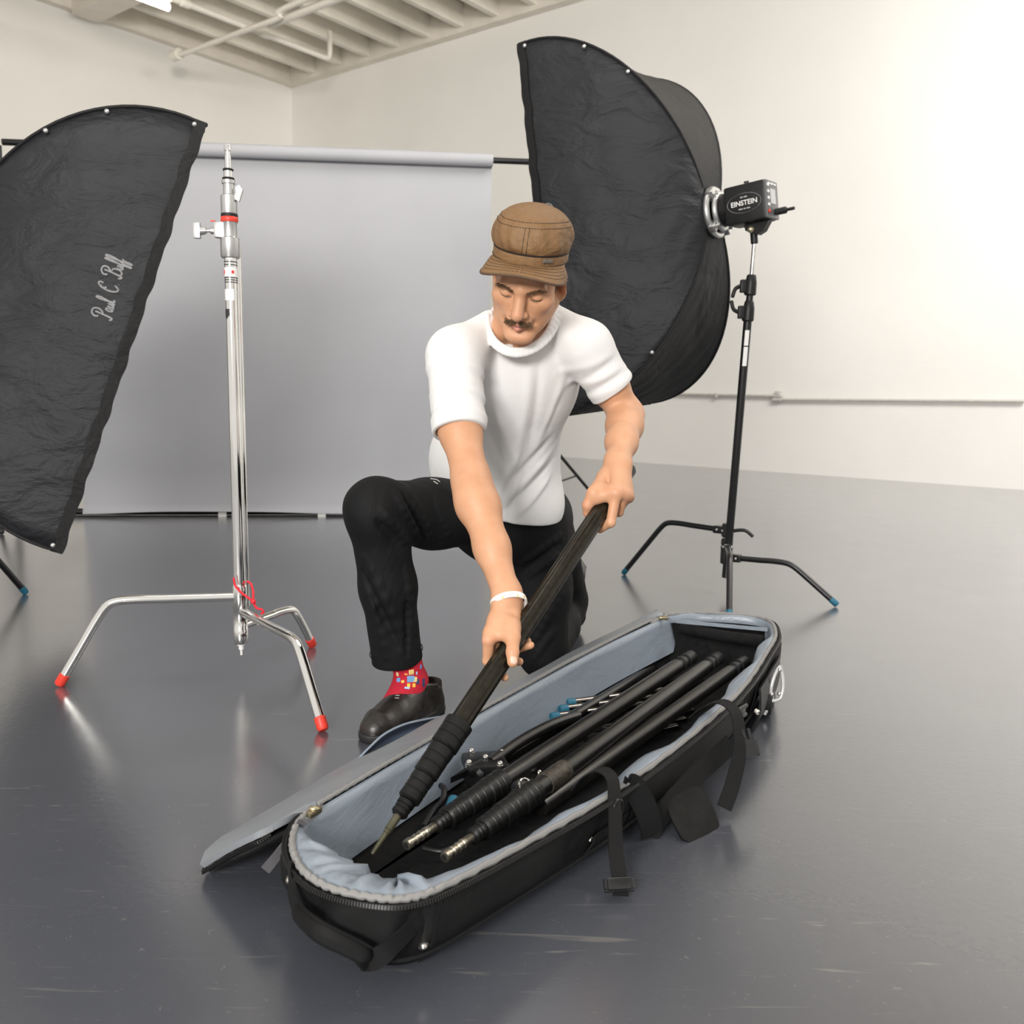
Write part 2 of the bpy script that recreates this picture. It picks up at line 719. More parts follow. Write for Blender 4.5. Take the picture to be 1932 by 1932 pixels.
def floor_mat():
    m, nt, bs = new_mat('sealed_grey_floor')
    v = coords(nt)
    n = nd(nt, 'ShaderNodeTexNoise')
    n.inputs['Scale'].default_value = 1.3
    n.inputs['Detail'].default_value = 7
    n.inputs['Roughness'].default_value = 0.6
    nt.links.new(v, n.inputs['Vector'])
    base = ramp(nt, n.outputs['Fac'], [(0.25, (0.062, 0.067, 0.081)), (0.75, (0.078, 0.083, 0.098))])
    # scratches: thin stretched cells in two directions, and specks
    fac = None
    for rot, sc, th in ((0.5, (3.0, 42, 1), 0.986), (2.0, (2.2, 36, 1), 0.988), (1.2, (55, 60, 1), 0.992)):
        vv = coords(nt, sc, (0, 0, rot))
        s = nd(nt, 'ShaderNodeTexNoise')
        s.inputs['Scale'].default_value = 1.6
        s.inputs['Detail'].default_value = 3
        s.inputs['Distortion'].default_value = 1.2
        nt.links.new(vv, s.inputs['Vector'])
        r = nd(nt, 'ShaderNodeMapRange')
        r.inputs['From Min'].default_value = 0.675
        r.inputs['From Max'].default_value = 0.80
        nt.links.new(s.outputs['Fac'], r.inputs['Value'])
        if fac is None:
            fac = r.outputs[0]
        else:
            mx = nd(nt, 'ShaderNodeMath', operation='MAXIMUM')
            nt.links.new(fac, mx.inputs[0])
            nt.links.new(r.outputs[0], mx.inputs[1])
            fac = mx.outputs[0]
    mix = nd(nt, 'ShaderNodeMix', data_type='RGBA')
    mul = nd(nt, 'ShaderNodeMath', operation='MULTIPLY')
    mul.inputs[1].default_value = 0.45
    nt.links.new(fac, mul.inputs[0])
    nt.links.new(mul.outputs[0], mix.inputs['Factor'])
    nt.links.new(base, mix.inputs['A'])
    mix.inputs['B'].default_value = (0.30, 0.28, 0.24, 1)
    nt.links.new(mix.outputs['Result'], bs.inputs['Base Color'])
    n3 = nd(nt, 'ShaderNodeTexNoise')
    n3.inputs['Scale'].default_value = 5
    n3.inputs['Detail'].default_value = 5
    nt.links.new(v, n3.inputs['Vector'])
    rr = nd(nt, 'ShaderNodeMapRange')
    rr.inputs['To Min'].default_value = 0.18
    rr.inputs['To Max'].default_value = 0.28
    nt.links.new(n3.outputs['Fac'], rr.inputs['Value'])
    nt.links.new(rr.outputs[0], bs.inputs['Roughness'])
    bs.inputs['IOR'].default_value = 1.5
    bs.inputs['Coat Weight'].default_value = 1.0
    bs.inputs['Coat Roughness'].default_value = 0.20
    bs.inputs['Coat IOR'].default_value = 1.55
    n4 = nd(nt, 'ShaderNodeTexNoise')
    n4.inputs['Scale'].default_value = 60
    n4.inputs['Detail'].default_value = 4
    nt.links.new(v, n4.inputs['Vector'])
    bump(nt, bs, n4.outputs['Fac'], 0.05, 0.01)
    return m


M_wall = wall_mat('painted_block_wall')
M_ceil = simple('painted_wood_ceiling', (0.80, 0.76, 0.68), 0.7, var=0.06, vscale=3)
M_deck = None
M_trim = simple('painted_timber', (0.80, 0.75, 0.67), 0.6, var=0.06, vscale=4)
M_pipe = simple('painted_pipe', (0.80, 0.76, 0.69), 0.45, var=0.05)
M_conduit = simple('grey_conduit', (0.62, 0.60, 0.56), 0.4, 0.3, var=0.08)
M_chrome = simple('polished_chrome', (0.83, 0.82, 0.79), 0.09, 1.0, var=0.04, vscale=8)
M_chrome_worn = simple('worn_chrome', (0.62, 0.60, 0.56), 0.2, 1.0, var=0.2, vscale=40)
M_cast = simple('cast_aluminium', (0.58, 0.58, 0.57), 0.32, 0.85, var=0.08)
M_blackmetal = simple('black_coated_steel', (0.007, 0.007, 0.0075), 0.3, 0.0, 0.45, var=0.3, bscale=300, bstr=0.05)
M_blackplastic = simple('black_plastic', (0.008, 0.008, 0.0085), 0.42, 0.0, 0.35, var=0.3, bscale=200, bstr=0.05)
M_rubber_red = simple('red_rubber', (0.75, 0.05, 0.03), 0.45, var=0.1)
M_red = simple('red_cord', (0.70, 0.015, 0.03), 0.5, var=0.1)
M_blue = simple('blue_rubber', (0.015, 0.13, 0.21), 0.5, var=0.2)
M_white = simple('white_label', (0.82, 0.81, 0.79), 0.55, var=0.04)
M_tape = simple('black_tape', (0.03, 0.03, 0.03), 0.6)
M_rubber = simple('black_rubber', (0.01, 0.01, 0.01), 0.6)

# ------------------------------------------------------------------ the room
WD = nrm((0.788, -0.616, 0))          # along the right-hand wall, coming towards the camera
WN = nrm((-0.616, -0.788, 0))         # out of it into the room
LD = nrm((-0.616, -0.788, 0))         # along the left-hand wall, coming towards the camera
LN = nrm((0.788, -0.616, 0))
CORNER = A(-3.697, 15.309, 0)
ZW = 5.62


def struct(o):
    o['kind'] = 'structure'
    return o


mb = MB()
mb.box((1.0, 7.5, -0.05), (26, 24, 0.1))
struct(mb.build('floor', floor_mat(), smooth=0))


def wall(name, d, n, L, yaw):
    b = MB()
    b.box((L / 2 - 0.2, 0.1 if yaw else -0.1, 3.1), (L, 0.2, 6.4))
    o = b.build(name, M_wall, smooth=0)
    o.location = Vector(CORNER)
    o.rotation_euler = (0, 0, math.atan2(d[1], d[0]))
    return struct(o)


wall('wall_right', WD, WN, 17.5, True)
wall('wall_left', LD, LN, 17.0, False)


def deck_mat():
    m, nt, bs = new_mat('painted_board_ceiling')
    ang = math.atan2(WD[1], WD[0])
    v = coords(nt, (1, 1, 1), (0, 0, -ang))
    w = nd(nt, 'ShaderNodeTexWave', wave_type='BANDS', bands_direction='Y', wave_profile='SAW')
    w.inputs['Scale'].default_value = 1.1
    w.inputs['Distortion'].default_value = 0.5
    w.inputs['Detail Scale'].default_value = 0.4
    nt.links.new(v, w.inputs['Vector'])
    nt.links.new(ramp(nt, w.outputs['Fac'], [(0.0, (0.58, 0.53, 0.45)), (0.12, (0.76, 0.71, 0.62)), (1, (0.80, 0.75, 0.66))]), bs.inputs['Base Color'])
    bs.inputs['Roughness'].default_value = 0.7
    bump(nt, bs, w.outputs['Fac'], 0.4, 0.03)
    return m


ax_room = np.array([WD, LD, (0, 0, 1)])
cc = CORNER + WD * 7.5 + LD * 4.5
mb = MB()
mb.box((cc[0], cc[1], ZW + 0.42), (16, 10, 0.1), ax_room)
ceil_o = struct(mb.build('ceiling', deck_mat(), smooth=0))
for i in range(15):
    s = 0.10 + 0.61 * (i + 1)
    p0 = CORNER + WD * s
    L = 9.0
    c = p0 + LD * (L / 2 + 0.05)
    b = MB()
    b.box((c[0], c[1], ZW + 0.215), (0.085, L, 0.29), ax_room)
    b.build('joist', M_ceil, ceil_o, smooth=0)
# ledgers along both walls and one deep girder on the left
for i, (d, n, L) in enumerate(((WD, WN, 17), (LD, LN, 16.5))):
    c = CORNER + d * (L / 2 - 0.15) + n * 0.07
    b = MB()
    b.box((c[0], c[1], ZW + 0.19 + 0.006 * i), (L, 0.14, 0.36), np.array([d, n, (0, 0, 1)]))
    struct(b.build('trim_%d' % (i + 1), M_trim, smooth=0))
for sgn, k in ((3.45, 3), (3.45 + 3.4, 4)):
    c = CORNER + LD * sgn + WD * 7.2
    b = MB()
    b.box((c[0], c[1], ZW + 0.14), (14.1, 0.34, 0.40), ax_room)
    struct(b.build('trim_%d' % k, M_trim, smooth=0))

# sprinkler pipes under the joists
t = thing('ceiling_pipe', 'long white painted sprinkler pipe running parallel to the ceiling joists', 'pipe', PX(453, 47, 11.72))
p = PX(453, 47, 11.72)
b = MB()
b.tube(np.concatenate([[p - LD * 1.42 + A(0, 0, 0.36)], crom([p - LD * 1.42 + A(0, 0, 0.09), p - LD * 1.39 + A(0, 0, 0.02), p - LD * 1.30], 5), [p + LD * 6]]), 0.034, 12)
b.build('pipe', M_pipe, t)
for s in (-0.35, 0.75, 2.2):
    b = MB()
    b.cyl(p + LD * (s - 0.06), p + LD * (s + 0.06), 0.048, 14, bev=0.008)
    b.build('coupling', M_pipe, t)
t = thing('ceiling_pipe', 'white painted branch pipe crossing the sprinkler pipe towards the left wall', 'pipe', p + A(0, 0, -0.09))
b = MB()
q = p + A(0, 0, -0.085)
b.tube(crom([q - WD * 1.36 + A(0, 0, 0.02), q - WD * 1.1, q, q + WD * 0.75, q + WD * 0.9 + A(0, 0, 0.08), q + WD * 3.0 + A(0, 0, 0.08)], 6), 0.034, 12)
b.build('pipe', M_pipe, t)
b = MB()
b.cyl(q - WD * 1.48 + A(0, 0, 0.02), q - WD * 1.32 + A(0, 0, 0.02), 0.075, 16, bev=0.01)
b.build('wall_flange', M_pipe, t)
b = MB()
b.tube([q + WD * 0.45 + A(0, 0, 0.035), q + WD * 3.0 + A(0, 0, 0.06)], 0.045, 12)
t2 = thing('ceiling_pipe', 'thicker white pipe beside the branch pipe, nearer the top edge', 'pipe', q + WD * 0.45 + LN * 0 + LD * -0.12)
for i in range(len(b.v)):
    b.v[i] = tuple(np.array(b.v[i]) - LD * 0.13)
b.build('pipe', M_pipe, t2)

# fluorescent strip light
lp = PX(318, 14, 10.9)
t = thing('ceiling_light', 'glowing white fluorescent tube light hanging below the ceiling', 'light', lp)
b = MB()
b.tube([lp, lp + LD * 2.4], 0.042, 14)
b.build('tube', emit('fluorescent_glow', (1, 0.93, 0.82), 9), t)
b = MB()
c = lp + LD * 1.2 + A(0, 0, 0.09)
b.box(c, (0.14, 2.44, 0.07), ax_room, 0.01)
b.build('housing', M_trim, t)
for s in (0.3, 2.1):
    b = MB()
    b.tube([lp + LD * s + A(0, 0, 0.12), lp + LD * s + A(0, 0, ZW + 0.08 - lp[2])], 0.008, 8)
    b.build('hanger', M_pipe, t)

# conduit along the right-hand wall
def wallpt(px, py, off=0.04):
    d = ray(px, py)
    o = np.array([0, 0, CAMH])
    p0 = CORNER + WN * off
    return o + d * (((p0 - o) @ WN) / (d @ WN))


t = thing('wall_conduit', 'thin grey conduit pipe on the white wall, running behind the softbox', 'conduit', wallpt(1465, 746))
a_, b_ = wallpt(1468, 747.5), wallpt(1180, 741)
mbb = MB()
mbb.tube([a_, b_], 0.016, 10)
mbb.build('pipe', M_conduit, t)
mbb = MB()
mbb.box(wallpt(1468, 742), (0.06, 0.06, 0.05), np.array([WD, WN, (0, 0, 1)]), 0.008)
mbb.cyl(wallpt(1459, 747), wallpt(1476, 748), 0.03, 12, bev=0.006)
mbb.build('coupling', M_conduit, t)
mbb = MB()
mbb.box(wallpt(1352, 746), (0.03, 0.05, 0.06), np.array([WD, WN, (0, 0, 1)]), 0.006)
mbb.build('clamp', M_conduit, t)
t = thing('wall_conduit', 'grey conduit pipe on the white wall, right of the step in the run', 'conduit', wallpt(1470, 752))
mbb = MB()
mbb.tube([wallpt(1462, 754), wallpt(1932, 757)], 0.016, 10)
mbb.build('pipe', M_conduit, t)
mbb = MB()
mbb.cyl(wallpt(1458, 754), wallpt(1474, 754), 0.028, 12, bev=0.006)
mbb.build('coupling', M_conduit, t)

# ------------------------------------------------------------------ paper backdrop on its two stands
M_paper = simple('grey_seamless_paper', (0.345, 0.35, 0.372), 0.75, var=0.03, vscale=2)
BA, BB = A(-2.70, 5.685, 0), A(-0.165, 6.09, 0)      # foot of the sheet, left and right
BD = nrm(BB - BA)
BN = nrm((BD[1], -BD[0], 0))
ZR = 2.290
RC = BN * 0.100
TILT = A(0, 0, 0.022)            # the bar sags a little towards the left
t = thing('paper_backdrop', 'wide sheet of grey seamless paper hanging from a roll behind the chrome stand', 'backdrop', (BA + BB) / 2)
WB = np.linalg.norm(BB - BA)
b = MB()
b.lathe(BA - BD * 0.02 + RC + A(0, 0, ZR) - TILT * 2.57, BB + RC + A(0, 0, ZR), [(0, 0.03), (0, 0.041), (WB + 0.0, 0.041), (WB + 0.0, 0.03)], 28)
b.build('paper_roll', M_paper, t)
b = MB()
zs = np.concatenate([np.linspace(ZR - 0.02, 0.35, 14), np.linspace(0.3, 0.0, 12)])
us = np.linspace(0, WB - 0.02, 41)
G = np.zeros((len(us), len(zs), 3))
for i, u in enumerate(us):
    for j, z in enumerate(zs):
        fl = 0.004 * math.sin(u * 2.1 + z) + max(0, 0.3 - z) ** 2 * 0.6
        zz = max(z, 0.018 + 0.016 * math.exp(-((u - 0.75) / 0.42) ** 2) + 0.006 * math.sin(u * 4) ** 2) if j == len(zs) - 1 else z
        if j < len(zs) - 1:
            zz = max(zz, 0.04 + (len(zs) - 1 - j) * 0.005)
        if j < 6:
            zz -= TILT[2] * (WB - u) * (1 - j / 6)
        G[i, j] = BA + BD * u + BN * (0.058 + fl) + A(0, 0, zz)
b.sheet(G, 0.0012)
b.build('paper_sheet', M_paper, t)
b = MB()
b.tube([BA - BD * 0.1 + BN * 0.02 + A(0, 0, 0.022), BB + BN * 0.02 + A(0, 0, 0.022)], 0.021, 14)  # black bar added on the floor as the shade under the curled paper
b.build('gap_shade_bar', M_blackmetal, t, label='added black bar as the shade under the bottom edge of the paper')
tp = MB()
for px in (421, 606):
    q = PX(px, 968, 5.75)
    tp.box(BA + BD * ((q - BA) @ BD) + BN * 0.10 + A(0, 0, 0.015), (0.05, 0.006, 0.03), np.array([BD, BN, (0, 0, 1)]))
tp.build('tape_tab', M_white, t)
t = thing('backdrop_crossbar', 'thin black crossbar carrying the grey paper roll', 'pole', (BA + BB) / 2 + A(0, 0, ZR))
b = MB()
b.tube([BA - BD * 0.36 + RC + A(0, 0, ZR) - TILT * 2.93, BB + BD * 0.34 + RC + A(0, 0, ZR) + TILT * 0.34], 0.019, 14)
b.build('pole', M_blackmetal, t)


def tripod_stand(base, top, angs, label, R=0.72, hb=0.52):
    t = thing('backdrop_stand', label, 'stand', base, 'stands holding the backdrop crossbar')
    b = MB()
    b.cyl(base + A(0, 0, 0.12), base + A(0, 0, top * 0.55), 0.0175, 14)
    b.build('lower_column', M_blackmetal, t)
    b = MB()
    b.cyl(base + A(0, 0, top * 0.55), base + A(0, 0, top), 0.0145, 14)
    b.build('upper_column', M_blackmetal, t)
    for z in (hb, 0.2, top * 0.55):
        b = MB()
        b.cyl(base + A(0, 0, z - 0.03), base + A(0, 0, z + 0.03), 0.028, 14, bev=0.005)
        b.build('collar', M_blackplastic, t)
    for k in range(3):
        a = angs[k]
        d = A(math.cos(a), math.sin(a), 0)
        b = MB()
        b.tube([base + d * 0.025 + A(0, 0, hb), base + d * R + A(0, 0, 0.014)], 0.0115, 10)
        b.ball(base + d * R + A(0, 0, 0.016), 0.016)
        leg = b.build('leg', M_blackmetal, t)
        b = MB()
        b.tube([base + d * 0.025 + A(0, 0, 0.2), base + d * R * 0.52 + A(0, 0, hb * 0.48)], 0.007, 8)
        b.build('brace', M_blackmetal, t)
    return t


tripod_stand(BB + BD * 0.36 + RC, ZR - 0.012, (0.885, 2.98, 4.71), 'black tripod stand under the right end of the backdrop crossbar, behind the kneeling man')
tripod_stand(BA - BD * 0.38 + RC, ZR - 0.085, (0.9, 3.0, 5.1), 'black tripod stand under the left end of the backdrop crossbar')

# ------------------------------------------------------------------ chrome C-stand
def cstand_leg(hub, d, h, R, r, mat, cap_mat, t, cap_r, bend=0.72):
    """leg leaving the column level, bending down to a capped foot"""
    p0 = hub + d * 0.015 + A(0, 0, h)
    k = hub + d * (R * bend) + A(0, 0, h + 0.004)
    f = hub + d * R + A(0, 0, 0.022)
    dn = nrm(f - k)
    path = np.concatenate([[p0], crom([p0 + (k - p0) * 0.55, k - d * 0.07, k - d * 0.022 + dn * 0.004, k + dn * 0.022 - d * 0.004, k + dn * 0.07], 6), [f]])
    b = MB()
    b.tube(path, r, 16)
    leg = b.build('leg', mat, t, smooth=60)
    b = MB()
    b.lathe(f + dn * 0.021, f - dn * 0.014, [(0, cap_r * 0.75), (0.005, cap_r), (0.033, cap_r), (0.035, cap_r * 0.8)], 16)
    b.build('foot_cap', cap_mat, leg)
    return leg


SB = A(-0.768, 2.510, 0)
t = thing('c_stand', 'polished chrome grip stand with red foot caps in front of the grey backdrop', 'stand', SB)
Z = lambda z: SB + A(-0.0075 * z, 0, z)
b = MB()
b.lathe(Z(0.1), Z(1.19), [(0, 0.0165), (1.09, 0.0165)], 28)
b.build('column', M_chrome, t)
b = MB()
b.lathe(SB + A(0.011, 0.016, 0.2), SB + A(0.005, 0.018, 1.2), [(0, 0.010), (1.0, 0.010)], 18)
b.build('second_column', M_chrome, t)
b = MB()
b.lathe(Z(0.095), Z(0.268), [(0, 0.018), (0.004, 0.0205), (0.045, 0.0205), (0.046, 0.0198), (0.1, 0.0198), (0.101, 0.0205), (0.165, 0.0205), (0.173, 0.018)], 28)
b.build('base_sleeve', M_chrome, t)
b = MB()
b.lathe(Z(0.097), Z(0.06), [(0, 0.011), (0.008, 0.011), (0.009, 0.007), (0.02, 0.007), (0.021, 0.0035), (0.037, 0.003)], 14)
b.build('release_pin', M_white, t)
# locking collars and the risers
b = MB()
b.lathe(Z(1.168), Z(1.262), [(0, 0.023), (0.004, 0.0255), (0.052, 0.0255), (0.056, 0.019), (0.09, 0.019), (0.094, 0.021)], 28)
b.box(Z(1.24) + A(-0.024, -0.008, 0), (0.028, 0.024, 0.042), None, 0.004)
col1 = b.build('lower_collar', M_cast, t)
b = MB()
b.lathe(Z(1.262), Z(1.276), [(0, 0.0215), (0.002, 0.0228), (0.012, 0.0228), (0.014, 0.0215)], 24)
b.box(Z(1.264) + A(-0.043, -0.006, 0), (0.012, 0.005, 0.004))
b.build('red_ring', M_rubber_red, t)
b = MB()
b.lathe(Z(1.274), Z(1.285), [(0, 0.021), (0.002, 0.0222), (0.009, 0.0222), (0.011, 0.02)], 24)
b.build('rubber_ring', M_rubber, t)
b = MB()
b.lathe(Z(1.283), Z(1.372), [(0, 0.0205), (0.003, 0.0215), (0.048, 0.0215), (0.052, 0.0145), (0.078, 0.0145), (0.079, 0.0175), (0.088, 0.0175), (0.089, 0.015)], 28)
b.build('upper_collar', M_cast, t)
for z, r in ((1.372, 0.0165), (1.395, 0.0145)):
    b = MB()
    b.lathe(Z(z), Z(z + 0.006), [(0, r - 0.002), (0.003, r), (0.006, r - 0.002)], 24)
    b.build('o_ring', M_rubber, t)
b = MB()
b.lathe(Z(1.37), Z(1.402), [(0, 0.0118), (0.028, 0.0118), (0.03, 0.009)], 24)
b.build('riser', M_chrome, t)
b = MB()
b.lathe(Z(1.40), Z(1.462), [(0, 0.0082), (0.034, 0.0082), (0.035, 0.0068), (0.046, 0.0068), (0.047, 0.009), (0.06, 0.009), (0.062, 0.0075)], 20)
b.build('spigot', M_chrome, t)
# tee knob on the left, wing lever on the right
b = MB()
kz = Z(1.238)
b.cyl(kz + A(-0.036, -0.008, 0), kz + A(-0.05, -0.009, 0), 0.009, 12, bev=0.002)
b.cyl(kz + A(-0.05, -0.009, 0), kz + A(-0.062, -0.01, -0.001), 0.0045, 10)
b.cyl(kz + A(-0.06, -0.01, -0.001), kz + A(-0.075, -0.011, -0.002), 0.008, 12, r2=0.011)
b.box(kz + A(-0.084, -0.012, -0.001), (0.019, 0.016, 0.042), None, 0.003)
b.build('tee_knob', M_cast, t)
b = MB()
lz = Z(1.345)
b.prism([lz + A(0.013, -0.01, -0.022), lz + A(0.03, -0.012, -0.030), lz + A(0.040, -0.012, 0.0), lz + A(0.032, -0.012, 0.012), lz + A(0.022, -0.012, 0.006), lz + A(0.024, -0.012, -0.006)], (0, 0.012, 0))
b.build('lever', M_cast, t)
# stickers wrapped on the column
def wrap(z0, z1, mat, name, a0, a1, notch=None):
    b = MB()
    aa = np.linspace(a0, a1, 14)
    G = np.array([[Z(z) + 0.0172 * A(math.cos(a), math.sin(a), 0) for z in ((z0, z1) if notch is None else (z0 + notch * abs(i - 7) / 7, z1))] for i, a in enumerate(aa)])
    b.sheet(G, 0.0004)
    return b.build(name, mat, t)


wrap(1.055, 1.085, M_white, 'sticker', -3.3, -0.9)
wrap(1.118, 1.142, M_white, 'sticker', -3.5, -0.2)
wrap(1.125, 1.136, M_rubber_red, 'sticker_mark', -2.9, -2.4).scale = (1, 1, 1)
for a in (-2.75, -1.0):
    b = MB()
    d = A(math.cos(a), math.sin(a), 0)
    b.box(Z(1.130) + d * 0.0176, (0.0065, 0.0012, 0.008), np.array([np.cross(d, (0, 0, 1)), d, (0, 0, 1)]))
    b.build('sticker_mark', M_rubber_red, t)
for z in (1.102, 1.108, 1.114, 1.148, 1.156):
    wrap(z, z + 0.0025, M_tape, 'band', -3.6, 0.4)
wrap(1.005, 1.032, M_tape, 'tape_scrap', -3.0, -1.7, 0.012)
wrap(1.163, 1.19, M_white, 'sticker', -1.9, -0.9)
legdirs = ((nrm((-1, -0.28, 0)), 0.231, 0.47), (nrm(A(-0.452, 2.095, 0) - SB), 0.190, None), (nrm(A(-0.635, 2.80, 0) - SB), 0.146, None))
for (d, h, R), foot in zip(legdirs, (None, A(-0.452, 2.095, 0), A(-0.635, 2.80, 0))):
    R = R or np.linalg.norm(foot - SB)
    cstand_leg(SB, d, h, R, 0.0125, M_chrome, M_rubber_red, t, 0.0142, 0.74)
# red cord looped on the column
b = MB()
c0 = [(442, 1098, 2.478), (441, 1090, 2.478), (444, 1105, 2.475), (455, 1118, 2.472), (466, 1126, 2.47), (477, 1135, 2.47), (484, 1147, 2.47), (494, 1150, 2.47), (497, 1156, 2.47), (492, 1158, 2.47)]
b.tube(crom([PX(x, y, Y) for x, y, Y in c0], 6), 0.0032, 8)
c1 = [(477, 1135, 2.47), (478, 1122, 2.475), (476, 1108, 2.49), (472, 1100, 2.51), (462, 1096, 2.53)]
b.tube(crom([PX(x, y, Y) for x, y, Y in c1], 6), 0.0032, 8)
b.ball(PX(478, 1135, 2.468), 0.0075, 10)
cord = b.build('red_cord', M_red, t)

# ------------------------------------------------------------------ softboxes, strobes and the black light stands
M_sbfab = weave('black_softbox_nylon', (0.0145, 0.0155, 0.0185), 900, 0.15, 0.55, 6.0, 0.42, 0.38, 0.05, stretch=(1, 1, 1.9), rot=(0.5, 0.9, 0.2))
M_sbdark = weave('black_softbox_back', (0.008, 0.008, 0.0085), 900, 0.15, 0.6, 5.0, 0.4, 0.3, 0.05)
M_silver = simple('silver_lining', (0.7, 0.7, 0.7), 0.35, 0.9)
M_diff = simple('white_diffuser', (0.8, 0.8, 0.8), 0.8)
M_emb = simple('silver_embroidery', (0.22, 0.22, 0.225), 0.5, 0.0, var=0.25, vscale=200)
SW, SH, SD = 0.38, 0.735, 0.575


def sb_frame(sx, al, ta, ro):
    a = A(sx * math.cos(al) * math.cos(ta), math.sin(al) * math.cos(ta), -math.sin(ta))
    r = nrm(np.cross(a, (0, 0, 1)))
    u = np.cross(r, a)
    c, s = math.cos(ro), math.sin(ro)
    return a, c * r + s * u, c * u - s * r


def softbox(c, a, r, u, label, near, seed):
    """near: +1 / -1, which side panel (along r) faces the camera"""
    t = thing('softbox', label, 'softbox', c)
    NT, NS = 30, 22

    def pt(tt, sx, sz):
        th = tt * math.pi / 2
        return c + a * (SD * (1 - math.cos(th))) + r * (sx * (0.07 + (SW - 0.07) * math.sin(th))) + u * (sz * (0.07 + (SH - 0.07) * math.sin(th)))
    ph = np.random.default_rng(seed).uniform(0, 6, 12)

    def panel(side):
        G = np.zeros((NT + 4, NS + 1, 3))
        for i in range(NT + 4):
            tt = min(1, i / NT)
            for j in range(NS + 1):
                s = -1 + 2 * j / NS
                if side in ('l', 'n'):
                    sx = near if side == 'n' else -near
                    q = pt(tt, sx, s)
                    out = r * sx
                else:
                    sz = 1 if side == 't' else -1
                    q = pt(tt, s, sz)
                    out = u * sz
                # slack cloth sags a little between the rods and wrinkles along the seams
                w = (1 - s * s)
                wr = 0.004 * math.sin(26 * tt + 3 * s + ph[0]) * math.sin(9 * s + ph[1]) + 0.003 * math.sin(17 * s + 14 * tt + ph[2])
                q = q - out * (0.028 * w * math.sin(math.pi * min(tt * 1.0, 1))) + out * wr * w * min(1, 4 * tt) * min(1, 5 * (1 - tt))
                if i > NT:
                    q = q + a * 0.006 * (i - NT)
                G[i, j] = q
        return G
    for side, nm, mat in (('n', 'side_panel', M_sbfab), ('l', 'side_panel', M_sbfab), ('t', 'top_panel', M_sbdark), ('b', 'bottom_panel', M_sbdark)):
        b = MB()
        b.sheet(panel(side), 0.0015)
        o = b.build(nm, mat, t, smooth=180)
        if side == 'n':
            npanel = o
    for sx in (-1, 1):
        for sz in (-1, 1):
            b = MB()
            b.tube([pt(q, sx, sz) for q in np.linspace(0.02, 1, 24)], 0.0055, 8)
            rod = b.build('seam', M_sbdark, t)
            for q in (0.985, 0.70, 0.50):
                b = MB()
                pp = pt(q, sx, sz)
                b.ball(pp + r * sx * 0.006 - u * sz * 0.015, 0.0085, 10)
                b.build('stud', M_cast, rod)
    # black hem round the mouth
    b = MB()
    for (s0, s1) in (((-1, -1), (1, -1)), ((1, -1), (1, 1)), ((1, 1), (-1, 1)), ((-1, 1), (-1, -1))):
        e0, e1 = pt(1, *s0) + a * 0.004, pt(1, *s1) + a * 0.004
        eo = nrm((e0 + e1) / 2 - c - a * ((e0 + e1) @ a / 2 - c @ a)) * 0.004
        path = [eo + e0 + (e1 - e0) * q + a * 0.0022 * math.sin(q * 61 + ph[4]) + a * 0.0016 * math.sin(q * 103) for q in np.linspace(0, 1, 110)]
        b.ribbon(path, a, 0.036, 0.006)
    b.build('hem', M_sbdark, t)
    b = MB()
    cc = c + a * (SD + 0.005)
    G = np.array([[cc + r * x * (SW - 0.01) + u * y * (SH - 0.01) for y in (-1, 0, 1)] for x in (-1, 0, 1)])
    b.sheet(G, 0.002)
    b.build('diffuser', M_diff, t)
    # speed ring
    b = MB()
    ring = [c - a * 0.01 + 0.088 * (math.cos(q) * r + math.sin(q) * u) for q in np.linspace(0, 2 * math.pi, 36, endpoint=False)]
    b.tube(ring, 0.013, 10, closed=True)
    ring = [c - a * 0.035 + 0.066 * (math.cos(q) * r + math.sin(q) * u) for q in np.linspace(0, 2 * math.pi, 36, endpoint=False)]
    b.tube(ring, 0.012, 10, closed=True)
    ringo = b.build('speed_ring', M_cast, t)
    for sx, sz in ((-1, -1), (1, -1), (1, 1), (-1, 1)):
        b = MB()
        q0 = c + 0.075 * (sx * r + sz * u) * 0.8 - a * 0.022
        b.box(q0, (0.045, 0.03, 0.03), np.array([nrm(sx * r + sz * u), np.cross(a, nrm(sx * r + sz * u)), a]), 0.004)
        b.cyl(q0 - a * 0.01, q0 - a * 0.03, 0.007, 10)
        b.build('rod_socket', M_cast, ringo)
    return t, pt, npanel


